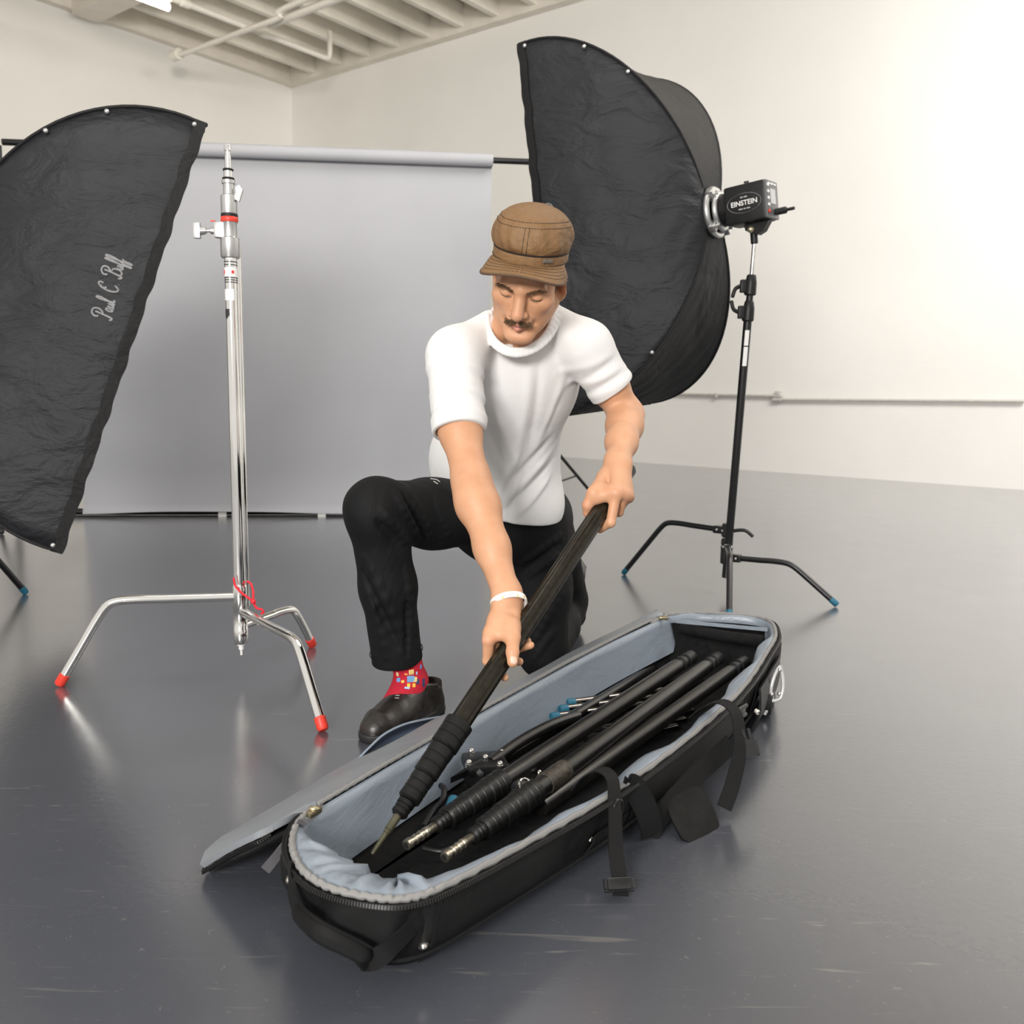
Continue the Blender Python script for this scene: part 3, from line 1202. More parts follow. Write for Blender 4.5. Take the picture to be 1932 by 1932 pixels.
def light_stand(base, head, legs, label, sides=(-1, 0)):
    """black sliding-leg stand; head = point the lamp bracket sits on; legs = (direction, height, reach)"""
    t = thing('light_stand', label, 'stand', base)
    top = head[2]
    Zb = lambda z: base + (head - base) * A(1, 1, 0) * (z / top) + A(0, 0, z)
    b = MB()
    b.lathe(Zb(0.07), Zb(top - 0.28), [(0, 0.0165), (top - 0.35, 0.0165)], 24)
    b.build('column', M_blackmetal, t)
    b = MB()
    b.cyl(Zb(top - 0.3), Zb(top - 0.16), 0.0135, 18)
    b.build('riser', M_blackmetal, t)
    b = MB()
    b.cyl(Zb(top - 0.17), Zb(top - 0.02), 0.008, 14)
    b.build('spigot', M_chrome_worn, t)
    lv = nrm((sides[0], sides[1], 0))
    for z, up in ((top - 0.29, 1), (top - 0.19, -1)):
        b = MB()
        b.lathe(Zb(z - 0.035), Zb(z + 0.045), [(0, 0.019), (0.005, 0.0235), (0.05, 0.0225), (0.075, 0.018), (0.08, 0.015)], 20)
        b.box(Zb(z) + lv * 0.026, (0.03, 0.024, 0.05), np.array([lv, np.cross((0, 0, 1), lv), (0, 0, 1)]), 0.004)
        q = Zb(z) + lv * 0.04
        b.tube(crom([q, q + lv * 0.02 + A(0, 0, up * 0.012), q + lv * 0.03 + A(0, 0, up * 0.045)], 5), [0.008] * 5 + [0.0075] * 5 + [0.005], 10)
        b.build('clamp_collar', M_blackplastic, t)
    # label on the column
    b = MB()
    for z0, z1 in ((top - 0.42, top - 0.36), (top - 0.50, top - 0.425)):
        aa = np.linspace(-2.2, -1.2, 8)
        b.sheet(np.array([[Zb(z) + 0.0171 * A(math.cos(q), math.sin(q), 0) for z in (z0, z1)] for q in aa]), 0.0003)
    b.build('column_label', M_white, t, label='white lettered label')
    # leg castings
    for i, (d, h, R) in enumerate(legs):
        b = MB()
        b.lathe(base + A(0, 0, h - 0.028), base + A(0, 0, h + 0.03), [(0, 0.02), (0.004, 0.025), (0.05, 0.025), (0.058, 0.021)], 20)
        b.box(base + d * 0.038 + A(0, 0, h), (0.05, 0.03, 0.032), np.array([d, np.cross((0, 0, 1), d), (0, 0, 1)]), 0.004)
        cst = b.build('leg_casting', M_blackmetal, t)
        sd = np.cross((0, 0, 1), d)
        for s in (-1, 1):
            for q, rb in ((d * 0.043 + sd * 0.016 * s, 0.006), (d * 0.012 + sd * 0.024 * s, 0.005)):
                b = MB()
                b.ball(base + q + A(0, 0, h), rb, 8)
                b.build('bolt', M_cast, cst)
        cstand_leg(base, d, h, R, 0.0118, M_blackmetal, M_blue, t, 0.0128, 0.60)
    b = MB()
    d = nrm((1, -0.4, 0))
    q = base + d * 0.02 + A(0, 0, legs[0][1])
    b.tube(crom([q, q + d * 0.05 + A(0, 0, 0.006), q + d * 0.085 + A(0, 0, -0.018)], 5), 0.0075, 10)
    b.build('leg_lever', M_blackplastic, t)
    return t


def text_obj(s, size, pos, xdir, ydir, mat, parent, name, extrude=0.0008, align='CENTER'):
    cu = bpy.data.curves.new(name, 'FONT')
    cu.body = s
    cu.size = size
    cu.extrude = extrude
    cu.align_x = align
    cu.align_y = 'CENTER'
    cu.offset = size * 0.02
    tmp = bpy.data.objects.new(name + '_tmp', cu)
    COL.objects.link(tmp)
    dg = bpy.context.evaluated_depsgraph_get()
    me = bpy.data.meshes.new_from_object(tmp.evaluated_get(dg))
    zdir = np.cross(xdir, ydir)
    v = [np.asarray(pos) + np.asarray(xdir) * q.co.x + np.asarray(ydir) * q.co.y + zdir * q.co.z for q in me.vertices]
    f = [tuple(p.vertices) for p in me.polygons]
    bpy.data.objects.remove(tmp, do_unlink=True)
    return link_mesh(name, v, f, mat, parent, None, 0)


def strobe(c, a, r, u, label, near):
    """flash head behind the ring: a points out of its front; logo on the side facing `near` along r"""
    t = thing('studio_strobe', label, 'studio flash', c - a * 0.15)
    ax = np.array([a, r, u])
    b = MB()
    b.cyl(c - a * 0.045, c - a * 0.075, 0.062, 28, bev=0.004)
    b.build('mount_collar', M_blackplastic, t)
    b = MB()
    b.box(c - a * 0.155, (0.165, 0.125, 0.145), ax, 0.012)
    body = b.build('body', M_blackplastic, t)
    b = MB()
    back = c - a * 0.2375
    b.box(back, (0.012, 0.121, 0.141), ax, 0.005)
    b.build('rear_panel', simple('charcoal_panel', (0.09, 0.09, 0.095), 0.4), t)
    b = MB()
    b.box(back - a * 0.006 + u * 0.012 - r * near * 0.005, (0.003, 0.05, 0.055), ax)
    b.build('display', simple('grey_display', (0.42, 0.43, 0.44), 0.3), t)
    for i in range(5):
        b = MB()
        b.cyl(back - a * 0.004 + r * near * 0.045 + u * (0.05 - 0.024 * i), back - a * 0.011 + r * near * 0.045 + u * (0.05 - 0.024 * i), 0.006, 10)
        b.build('button', M_white if i != 4 else M_rubber_red, t)
    for i in range(3):
        b = MB()
        b.box(back - a * 0.006 + u * 0.058 + r * (0.03 - 0.03 * i), (0.003, 0.02, 0.007), ax)
        b.build('panel_marking', M_white, t)
    # power plug
    b = MB()
    q = back - a * 0.006 - u * 0.045 - r * near * 0.02
    b.cyl(q, q - a * 0.045, 0.013, 14, bev=0.003)
    b.cyl(q - a * 0.045, q - a * 0.075, 0.006, 10)
    b.build('plug', M_rubber, t)
    b = MB()
    q = c - a * 0.145 + u * 0.0725
    b.cyl(q, q + u * 0.012, 0.003, 8)
    b.cyl(q + u * 0.012, q + u * 0.017, 0.010, 10)
    b.build('thumb_screw', M_blackmetal, t)
    # yoke
    b = MB()
    q = c - a * 0.16 - u * 0.075
    b.prism([q - a * 0.07 - r * 0.02, q + a * 0.03 - r * 0.02, q + a * 0.025 - u * 0.022 - r * 0.02, q - a * 0.02 - u * 0.045 - r * 0.02, q - a * 0.045 - u * 0.035 - r * 0.02], r * 0.04)
    b.cyl(q - u * 0.03, q - u * 0.075, 0.014, 14, bev=0.003)
    b.build('bracket', M_blackplastic, t)
    b = MB()
    b.ball(q - u * 0.022 + r * near * 0.026, 0.014, 12)
    b.build('tilt_knob', simple('brass_knob', (0.55, 0.48, 0.33), 0.3, 0.8), t)
    # printed oval with the name
    side = c - a * 0.155 + r * near * 0.0632
    xd = -a if np.dot(np.cross(-a, u), r * near) > 0 else a
    text_obj('EINSTEIN', 0.026, side + u * 0.0, xd, u, M_white, t, 'logo_lettering', 0.0006)
    for vz, ws in ((0.022, (0.010, 0.014)), (-0.021, (0.016, 0.008, 0.014))):
        x0 = -(sum(ws) + 0.004 * (len(ws) - 1)) / 2
        b = MB()
        for w_ in ws:
            b.box(side + u * vz + xd * (x0 + w_ / 2), (w_, 0.0045, 0.0008), np.array([xd, u, r * near]))
            x0 += w_ + 0.004
        b.build('logo_small_print', M_cast, t)
    b = MB()
    b.tube([side + r * near * 0.0003 + xd * 0.068 * math.cos(q) + u * 0.036 * math.sin(q) for q in np.linspace(0, 2 * math.pi, 40, endpoint=False)], 0.0005, 6, closed=True)
    b.build('logo_oval', M_cast, t)
    return t, q


cR = PX(1346, 402, 3.72)
aR, rR, uR = sb_frame(-1, 0.65, 0.105, 0.07)
nearR = 1 if rR[1] < 0 else -1
_, ptR, npR = softbox(cR, aR, rR, uR, 'tall black softbox behind the kneeling man, its flash head at the right', nearR, 3)
strobe(cR, aR, rR, uR, 'black studio flash head mounted on the back of the right softbox', nearR)
hd = cR - aR * 0.16 - uR * 0.15
RB_ = A(0.905, 3.735, 0)
light_stand(RB_, A(hd[0], hd[1], hd[2] + 0.03), (
    (nrm(A(0.529, 4.082, 0) - RB_), 0.268, np.linalg.norm(A(0.529, 4.082, 0) - RB_)),
    (nrm(A(1.29, 3.523, 0) - RB_), 0.155, np.linalg.norm(A(1.29, 3.523, 0) - RB_)),
    (nrm((-0.19, -0.98, 0)), 0.205, 0.46)), 'black sliding-leg light stand with blue foot caps carrying the right softbox')

cL = PX(-99.8, 521.3, 3.099)
aL, rL, uL = sb_frame(1, 0.431, 0.33, -0.024)
nearL = 1 if rL[1] < 0 else -1
_, ptL, npL = softbox(cL, aL, rL, uL, 'black softbox with silver script lettering at the left edge, tilted down', nearL, 5)

# script lettering embroidered on the left softbox: cursive strokes (x right, y up in letter units)
SCRIPT = [
    # P
    [(0.55, 1.25), (0.40, 0.6), (0.22, 0.02), (0.02, -0.05), (-0.08, 0.12)], [(0.10, 0.95), (0.0, 1.25), (0.35, 1.5), (0.85, 1.42), (0.95, 1.05), (0.65, 0.72), (0.36, 0.75)],
    # a u l
    [(1.25, 0.50), (1.08, 0.52), (0.95, 0.25), (1.05, 0.02), (1.22, 0.15), (1.30, 0.50), (1.25, 0.12), (1.38, 0.02), (1.50, 0.3)],
    [(1.52, 0.48), (1.48, 0.12), (1.60, 0.02), (1.76, 0.2), (1.82, 0.48), (1.78, 0.12), (1.90, 0.02), (2.02, 0.3)],
    [(2.02, 0.3), (2.25, 0.8), (2.36, 1.3), (2.24, 1.42), (2.12, 1.0), (2.10, 0.2), (2.22, 0.02), (2.34, 0.15)],
    # C .
    [(4.05, 1.15), (4.1, 1.42), (3.85, 1.48), (3.45, 1.1), (3.30, 0.5), (3.48, 0.05), (3.8, 0.02), (4.1, 0.3)], [(3.62, 0.85), (3.5, 1.2), (3.75, 1.3)], [(4.28, 0.03), (4.33, 0.03)],
    # B
    [(5.62, 1.3), (5.48, 0.6), (5.28, 0.0), (5.08, 0.0), (5.02, 0.2)], [(5.15, 1.0), (5.08, 1.3), (5.45, 1.5), (5.95, 1.42), (5.98, 1.08), (5.6, 0.82), (5.98, 0.66), (6.0, 0.2), (5.62, 0.0), (5.36, 0.15)],
    # u f f
    [(6.15, 0.48), (6.12, 0.12), (6.24, 0.02), (6.4, 0.2), (6.46, 0.48), (6.42, 0.12), (6.54, 0.02), (6.66, 0.3)],
    [(6.62, 0.2), (6.9, 0.8), (7.02, 1.3), (6.9, 1.42), (6.8, 1.0), (6.72, 0.2), (6.62, -0.5), (6.74, -0.45), (6.84, 0.05), (7.0, 0.2)],
    [(6.98, 0.2), (7.26, 0.8), (7.38, 1.3), (7.26, 1.42), (7.16, 1.0), (7.08, 0.2), (6.98, -0.5), (7.1, -0.45), (7.2, 0.05), (7.4, 0.2)],
]
# letters run upward along the mouth edge on the near panel
d_up = nrm(ptL(1, nearL, 1) - ptL(1, nearL, -1))


def panel_at(px, py):
    """where a sight line meets the near side panel plane (taken at the panel's mouth third)"""
    p0 = ptL(0.72, nearL, 0.0) + rL * nearL * -0.006
    n = nrm(np.cross(d_up, ptL(0.9, nearL, 0) - ptL(0.5, nearL, 0)))
    d = ray(px, py)
    o = np.array([0, 0, CAMH])
    return o + d * (((p0 - o) @ n) / (d @ n)), (n if n @ d < 0 else -n)


p_start, n_p = panel_at(201, 601)
p_end, _ = panel_at(229, 487)
lx = p_end - p_start
unit = np.linalg.norm(lx) / 7.4
lx = nrm(lx)
ly = nrm(np.cross(n_p, lx))
from mathutils.bvhtree import BVHTree
bv = BVHTree.FromPolygons([tuple(np.array(v.co) + wloc(npL)) for v in npL.data.vertices], [tuple(p.vertices) for p in npL.data.polygons])
b = MB()
for st in SCRIPT:
    pts = crom(st, 7)
    path = []
    for x, y in pts:
        q = p_start + lx * (x * unit) + ly * ((y - 0.2) * unit * 1.5)
        hit = bv.ray_cast(Vector(q + n_p * 0.3), Vector(-n_p))
        if hit[0] is not None:
            q = np.array(hit[0]) + n_p * 0.0012
        path.append(q)
    b.tube(path, 0.0036, 6)
b.build('script_lettering', M_emb, npL, label='silver embroidered script lettering')
strobe(cL, aL, rL, uL, 'black studio flash head on the back of the left softbox', nearL)
hdL = cL - aL * 0.16 - uL * 0.15
LB_ = A(hdL[0], hdL[1], 0)
light_stand(LB_, A(hdL[0], hdL[1], hdL[2] + 0.03), (
    (nrm((0.4, 0.9, 0)), 0.268, 0.47), (nrm((-0.9, 0.3, 0)), 0.155, 0.47), (nrm((0.3, -0.95, 0)), 0.205, 0.47)), 'black light stand carrying the left softbox')

# ring-shaped embroidered mark near the mouth of the right softbox
bvR = BVHTree.FromPolygons([tuple(np.array(v.co) + wloc(npR)) for v in npR.data.vertices], [tuple(p.vertices) for p in npR.data.polygons])
b = MB()
for cx_, cy_, rr_ in ((1034, 394, 9), (1034, 394, 5.5), (1023, 389, 4)):
    pts = []
    for q in np.linspace(0, 2 * math.pi, 20, endpoint=False):
        d = nrm(ray(cx_ + rr_ * math.cos(q), cy_ + rr_ * 1.1 * math.sin(q)))
        h = bvR.ray_cast(Vector((0, 0, CAMH)), Vector(d))
        if h[0] is not None:
            pts.append(np.array(h[0]) - d * 0.002)
    if len(pts) == 20:
        b.tube(pts, 0.0028, 6, closed=True)
if b.v:
    b.build('embroidered_mark', M_emb, npR)

# ------------------------------------------------------------------ the long rolling bag
M_bag = weave('black_ballistic_nylon', (0.006, 0.006, 0.0065), 420, 0.6, 0.55, 3.5, 0.2, 0.28, 0.03, var=0.5)
M_bagin = simple('black_bag_interior', (0.006, 0.006, 0.0065), 0.8, 0, 0.2, var=0.3, vscale=60, bscale=18, bstr=0.5, bdist=0.02)
M_lining = weave('grey_blue_satin_lining', (0.235, 0.275, 0.325), 1200, 0.05, 0.35, 6.0, 0.2, 0.55, 0.03, stretch=(1, 1, 1.5), var=0.04)
M_lid = weave('grey_nylon_lid', (0.22, 0.235, 0.255), 1200, 0.08, 0.42, 5.0, 0.25, 0.5, 0.02, var=0.05)
M_pocket_shade = weave('shaded_pocket_nylon', (0.085, 0.115, 0.165), 1200, 0.05, 0.45, 8.0, 0.3, 0.4, 0.02, var=0.05)  # darkened blue: shade inside the raised fold is put into the colour
M_tape_grey = weave('grey_binding_tape', (0.27, 0.265, 0.258), 700, 0.4, 0.6, var=0.1)
M_strap = weave('black_webbing', (0.011, 0.011, 0.0115), 500, 0.5, 0.75, spec=0.2, var=0.3)
M_zip = simple('black_zip_teeth', (0.008, 0.008, 0.008), 0.3)
M_brass = simple('brass_slider', (0.42, 0.36, 0.24), 0.35, 0.9)
M_rivet = simple('steel_rivet', (0.66, 0.63, 0.58), 0.25, 1.0)
M_greyweb = weave('grey_zip_tab', (0.16, 0.155, 0.165), 600, 0.8, 0.6)

BAGC = A(0.17, 1.72, 0)
bag = thing('equipment_bag', 'long black wheeled bag lying open on the floor with grey blue lining', 'bag', BAGC)

R_px = [(600, 1524, .135), (562, 1548, .137), (546, 1592, .138), (562, 1640, .137), (610, 1676, .135), (690, 1697, .134), (770, 1700, .133), (850, 1672, .133), (1000, 1592, .128), (1150, 1505, .125), (1300, 1396, .132),
        (1400, 1305, .15), (1450, 1232, .168), (1466, 1195, .18), (1440, 1167, .186), (1330, 1157, .186), (1262, 1160, .178), (1248, 1166, .174), (1130, 1222, .15), (1000, 1292, .13), (840, 1382, .13), (700, 1464, .132)]
rim = crom([PZ(x, y, z) for x, y, z in R_px], 12, closed=True)
NR = len(rim)
tang = np.roll(rim, -2, 0) - np.roll(rim, 2, 0)
tang[:, 2] = 0
tang /= np.linalg.norm(tang, axis=1, keepdims=True)
inw = np.stack([-tang[:, 1], tang[:, 0], np.zeros(NR)], 1)     # the loop runs counter-clockwise seen from above
if np.mean(((np.mean(rim, 0) - rim) * inw).sum(1)) < 0:
    inw = -inw
for _ in range(6):
    inw = (np.roll(inw, 1, 0) + inw * 2 + np.roll(inw, -1, 0))
    inw /= np.linalg.norm(inw, axis=1, keepdims=True)
tpar = np.arange(NR) / 12.0            # rim parameter in control-point units


def sec(lo, hi, soft=0.6):
    """1 inside the control-point span lo..hi, fading at its ends"""
    return np.clip((tpar - lo) / soft, 0, 1) * np.clip((hi - tpar) / soft, 0, 1)


def loops(prof):
    """prof: list of functions/tuples (inset, z factor, z add) -> grid (NR, k, 3)"""
    G = np.zeros((NR, len(prof), 3))
    for k, (ins, zf, za) in enumerate(prof):
        ins = np.broadcast_to(np.asarray(ins, float), (NR,))
        zf = np.broadcast_to(np.asarray(zf, float), (NR,))
        za = np.broadcast_to(np.asarray(za, float), (NR,))
        G[:, k] = rim + inw * ins[:, None]
        G[:, k, 2] = rim[:, 2] * zf + za
    return G


bulge = 0.006 * np.sin(tpar * 2.3) + 0.004 * np.sin(tpar * 5.1 + 1)
shell = loops([(0.004, 1, -0.002), (-0.004, 1, -0.006), (-0.004 + bulge, 0.85, 0), (0.002 + bulge * 1.5, 0.6, 0), (0.010 + bulge, 0.40, 0), (0.022, 0.24, 0.002), (0.038, 0.10, 0.002), (0.062, 0, 0.002), (0.10, 0, 0.002)])
b = MB()
b.grid(shell, closed_u=True)
bot = MB()
cen = [tuple(shell[i, -1]) for i in range(NR)]
b.add(cen, [tuple(range(NR))])
b.build('shell', M_bag, bag, smooth=70)

# piping along the lower edge and vertical corner seams
b = MB()
pl = loops([(0.0075, 0.32, 0.0)])[:, 0]
for i0, i1 in ((2 * 12, 16 * 12),):
    b.tube(pl[i0:i1], 0.0028, 6)
b.build('piping', M_strap, bag)

# inner walls and floor of the bag
inner = loops([(0.003, 1, -0.006), (0.006, 0.7, 0), (0.02, 0.3, 0), (0.035, 0.05, 0.010), (0.07, 0, 0.012)])
b = MB()
b.grid(inner, closed_u=True)
b.add([tuple(inner[i, -1]) for i in range(NR)], [tuple(range(NR))])
b.build('interior', M_bagin, bag, smooth=70)

# satin lining: deep on the hinge side, puffed roll along the front and the right, a thin band at the back
front = sec(1.2, 8.0, 1.2)
right = sec(7.5, 13.3, 0.8)
back = sec(13.2, 16.9, 0.6)
left = np.clip(1 - front - right - back, 0, 1)
wav = 0.006 * np.sin(tpar * 4.1) + 0.005 * np.sin(tpar * 7.3 + 1.0) + 0.0015 * np.sin(tpar * 17)
i1 = front * 0.036 + right * 0.016 + back * 0.010 + left * 0.012
i2 = front * 0.088 + right * 0.034 + back * 0.014 + left * 0.018 + wav * (front * 1.4 + right)
i3 = front * 0.096 + right * 0.040 + back * 0.014 + left * 0.027 + wav * (front * 1.4 + right)
i4 = front * 0.088 + right * 0.036 + back * 0.014 + left * 0.036
z1 = front * 0.004 + right * 0.004
z2 = front * -0.020 + right * -0.006 + back * -0.014 + left * -0.035
z3 = front * -0.040 + right * -0.026 + back * -0.019 + left * -0.07
z4 = front * -0.07 + right * -0.05 + back * -0.022 + left * -0.100
pz = 0.0022 * np.sin(tpar * 6.5 + 2) + front * (0.0035 * np.sin(tpar * 9.7) + 0.0025 * np.sin(tpar * 15.1 + 1))
lin = loops([(0.002, 1, 0.0), (i1 * 0.5, 1, z1), (i1, 1, z1 + pz), ((i1 + i2) / 2, 1, (z1 + z2) / 2 + pz * 1.5), (i2, 1, z2 + pz), (i3, 1, z3), (i4, 1, z4)])
b = MB()
b.grid(lin, closed_u=True)
b.build('lining', M_lining, bag, smooth=180)

# grey binding tape with pleats, then the zip track outside it
b = MB()
path = rim + inw * 0.004 + A(0, 0, 0.002)
seg = list(range(1 * 12 - 6, 17 * 12 + 4))
pp = path[seg] + np.stack([0 * path[seg][:, 0], 0 * path[seg][:, 0], 0.0012 * np.sin(np.arange(len(seg)) * 1.9)], 1)
b.tube(pp, 0.0052 + 0.0008 * np.sin(np.arange(len(seg)) * 2.4), 8)
b.build('binding_tape', M_tape_grey, bag)


def zipper(pts, side, name='zip_track'):
    """row of small teeth along a path, on a narrow tape"""
    L = np.concatenate([[0], np.cumsum(np.linalg.norm(np.diff(pts, axis=0), axis=1))])
    n = int(L[-1] / 0.0042)
    b = MB()
    b.tube(pts, 0.0034, 6)
    T = np.gradient(pts, axis=0)
    for k in range(n):
        s = L[-1] * (k + 0.5) / n
        p = np.array([np.interp(s, L, pts[:, i]) for i in range(3)])
        t = nrm([np.interp(s, L, T[:, i]) for i in range(3)])
        w = nrm(np.array([np.interp(s, L, side[:, i]) for i in range(3)]))
        b.box(p + w * 0.0022, (0.0026, 0.0062, 0.0058), np.array([t, w, np.cross(t, w)]))
    return b.build(name, M_zip, bag, smooth=0)


zp = rim - inw * 0.0062 + A(0, 0, -0.004)
zipper(zp[6:17 * 12 - 2], -inw[6:17 * 12 - 2] + A(0, 0, 0.4))

# ---------------------------------------------------------------- lid folded back over the far side
HN, HF = PZ(600, 1522, .135), PZ(1248, 1164, .175)
HD = HF - HN
HD[2] = 0
HL = np.linalg.norm(HD)
HD = HD / HL
HO = A(-HD[1], HD[0], 0)


def bow(s):
    return np.interp(s, [-0.1, 0, 0.2, 0.4, 0.58, 0.76, 0.92, 1.08, 1.25, 1.40], [0, 0, 0.02, 0.0355, 0.048, 0.0555, 0.050, 0.038, 0.020, 0])


def hinge(s):
    z = np.interp(s, [-0.1, 0, 0.4, 0.76, 1.08, 1.40], [0.133, 0.135, 0.13, 0.13, 0.15, 0.175])
    return HN + HD * s + HO * bow(s) + A(0, 0, z - HN[2])


ss = np.concatenate([np.linspace(-0.10, 0.12, 16), np.linspace(0.14, HL, 46)])
oo = np.linspace(0, 1, 17)
G = np.zeros((len(ss), len(oo), 3))
for i, s in enumerate(ss):
    w = np.interp(s, [-0.10, -0.07, -0.03, 0.06, 0.33, 0.5, 0.66, 0.86, 0.95, 1.1, 1.3, HL], [0.165, 0.192, 0.205, 0.207, 0.225, 0.23, 0.22, 0.222, 0.212, 0.2, 0.14, 0.03]) - bow(s)
    zo = np.interp(s, [-0.10, 0.06, 0.30, 0.38, 0.46, 0.53, 0.60, 0.66, 0.85, 0.95, 1.1, 1.3, HL], [0.022, 0.030, 0.034, 0.036, 0.036, 0.036, 0.034, 0.032, 0.026, 0.036, 0.052, 0.085, 0.165])
    fl = np.interp(s, [0.30, 0.42, 0.56, 0.68], [0, 1, 1, 0])
    for j, o in enumerate(oo):
        h = hinge(s)
        z = h[2] * (1 - o) + zo * o + 0.012 * math.sin(math.pi * o) * np.interp(s, [-0.05, 0.1, 0.5, 1.3], [0.1, 0.5, 1, 1.2])
        z -= fl * 0.012 * math.exp(-((o - 0.78) / 0.13) ** 2)
        z += 0.0025 * math.sin(9 * s + 5 * o) * o
        q = h + HO * (w * o)
        if s < 0 and o < 0.15:
            q = q + HD * (-s) * (1 - o / 0.15)      # corner by the hinge stays on the hinge line
        q[2] = z
        G[i, j] = q
b = MB()
b.sheet(G[:, ::-1], 0.010)
lid = b.build('lid', [M_lid], bag, smooth=60)
# black outer face of the lid, just under the grey one
N = np.cross(np.gradient(G, axis=0), np.gradient(G, axis=1))
N /= np.linalg.norm(N, axis=2, keepdims=True)
if N[10, 8, 2] < 0:
    N = -N
b = MB()
b.sheet((G - N * 0.0115)[:, ::-1], 0.004)
b.build('lid_outer_face', M_bag, lid, smooth=60)
# loose pocket flap standing up along the lid's outer edge
lo_px = [(668, 1449, .036), (700, 1436, .040), (735, 1422, .042), (770, 1407, .042), (805, 1392, .042), (840, 1376, .042)]
mid_px = [(668, 1446, .042), (706, 1418, .052), (738, 1396, .058), (772, 1382, .060), (808, 1372, .058), (844, 1364, .052)]
hi_px = [(668, 1444, .046), (700, 1411, .072), (728, 1386, .088), (764, 1368, .094), (805, 1358, .088), (848, 1351, .070)]
LO, MI, HI = [crom([PZ(*q) for q in L_], 6) for L_ in (lo_px, mid_px, hi_px)]
MI = MI + HO * 0.010
HI = HI + HO * 0.004
Gk = np.stack([crom(np.array([LO[i], MI[i], HI[i]]), 5) for i in range(len(LO))])
b = MB()
b.sheet(Gk, 0.003)
pk = b.build('pocket_flap', M_pocket_shade, lid, smooth=180)
b = MB()
b.tube(HI, 0.0024, 8)
b.build('flap_binding', M_lining, pk)
# zip and tapes round the lid edge
edge = np.concatenate([G[0, 2:], G[1:, -1]])
ctr = G[len(ss) // 3, 8]
ein = ctr - edge
ein = np.stack([nrm(v) for v in ein])
b = MB()
b.tube(edge + ein * 0.006 + A(0, 0, 0.003), 0.004 + 0.0006 * np.sin(np.arange(len(edge)) * 2.5), 8)
b.build('lid_binding', M_tape_grey, lid)
zlid = zipper(crom(edge[:32] - A(0, 0, 0.006), 3), -np.repeat(ein[:32], 3, 0)[:94], 'lid_zip')
zlid.parent = lid
zlid.location = bag.location * 0
b = MB()
hp = np.array([hinge(s) + A(0, 0, 0.005) for s in np.linspace(0.0, HL - 0.01, 150)])
b.tube(hp, 0.0042 + 0.0010 * np.sin(np.arange(150) * 2.6), 8)
b.build('hinge_piping', M_tape_grey, bag)
# flat binding where the lining meets the hinge at the near corner
b = MB()
q0 = hinge(0.0) + A(0, 0, 0.002)
b.ribbon(crom([q0, q0 - HO * 0.012 + A(0, 0, -0.03), q0 - HO * 0.022 + A(0, 0, -0.07)], 6), HD, 0.018, 0.003)
b.build('corner_binding', M_tape_grey, bag)

# zip slider and pull tab
zs0 = PZ(592, 1532, .140)
b = MB()
b.box(zs0, (0.030, 0.013, 0.010), np.array([nrm(PZ(610, 1522, .14) - PZ(575, 1543, .14)), HO, (0, 0, 1)]), 0.003)
b.ball(zs0 + A(0, 0, 0.006), 0.007, 10, (1.4, 0.8, 0.6))
b.build('zip_slider', M_brass, bag)
b = MB()
b.ribbon(crom([PZ(583, 1546, .142), PZ(566, 1556, .140), PZ(545, 1585, .105), PZ(520, 1618, .075), PZ(500, 1642, .058)], 6), nrm((1, 0.5, 0.1)), 0.017, 0.002)
b.build('zip_pull', M_greyweb, bag)
b = MB()
b.box(PZ(1252, 1166, .180), (0.026, 0.013, 0.010), None, 0.003)
b.build('zip_slider', M_brass, bag)

# ---------------------------------------------------------------- end handle, corner guard, rivets
def on_shell(tp_, zf, out=0.0):
    """point on the outside of the shell at rim parameter tp_ and height factor zf"""
    i = tp_ * 12
    i0 = int(i) % NR
    f = i - int(i)
    r = rim[i0] * (1 - f) + rim[(i0 + 1) % NR] * f
    n = inw[i0] * (1 - f) + inw[(i0 + 1) % NR] * f
    ins = np.interp(zf, [0.05, 0.10, 0.24, 0.40, 0.6, 0.85, 1.0], [0.046, 0.038, 0.022, 0.010, 0.002, -0.004, -0.004])
    p = r + n * (ins - out)
    p[2] = r[2] * zf
    return p, -n


from mathutils.bvhtree import BVHTree
shell_bv = BVHTree.FromPolygons([tuple(v) for v in shell.reshape(-1, 3)], [(i * 9 + j, ((i + 1) % NR) * 9 + j, ((i + 1) % NR) * 9 + j + 1, i * 9 + j + 1) for i in range(NR) for j in range(8)])


def hit_shell(px, py, out):
    """point `out` metres outside the shell, near where the sight line meets or passes it"""
    d = nrm(ray(px, py))
    h = shell_bv.ray_cast(Vector((0, 0, CAMH)), Vector(d))
    if h[0] is None:
        q = A(0, 0, CAMH) + d * 1.45
        for _ in range(4):
            n = shell_bv.find_nearest(Vector(q))
            q = A(0, 0, CAMH) + d * (np.array(n[0]) - A(0, 0, CAMH)) @ d if False else A(0, 0, CAMH) + d * ((np.array(n[0]) - A(0, 0, CAMH)) @ d)
        h = shell_bv.find_nearest(Vector(q))
        return q, nrm(q - np.array(h[0]))
    n = np.array(h[1])
    if n @ d > 0:
        n = -n
    return np.array(h[0]) + n * out, n


b = MB()
hpts = [hit_shell(x, y, o)[0] for x, y, o in ((552, 1636, .003), (560, 1664, .010), (582, 1700, .020), (632, 1738, .026), (684, 1768, .024), (706, 1786, .022), (736, 1774, .014), (776, 1744, .004))]
hp = crom(hpts, 8)
wd = np.where(np.abs(np.linspace(-1, 1, len(hp))) < 0.55, 0.030, 0.028)
b.ribbon(hp, A(0, 0, 1), wd, 0.004)
hnd = b.build('end_handle', M_strap, bag, smooth=60)
b = MB()
gp = hp[15:36]
b.tube(gp, np.interp(np.linspace(0, 1, len(gp)), [0, 0.08, 0.5, 0.92, 1], [0.009, 0.0128, 0.0138, 0.0128, 0.009]), 12)
b.build('grip', M_bag, hnd)


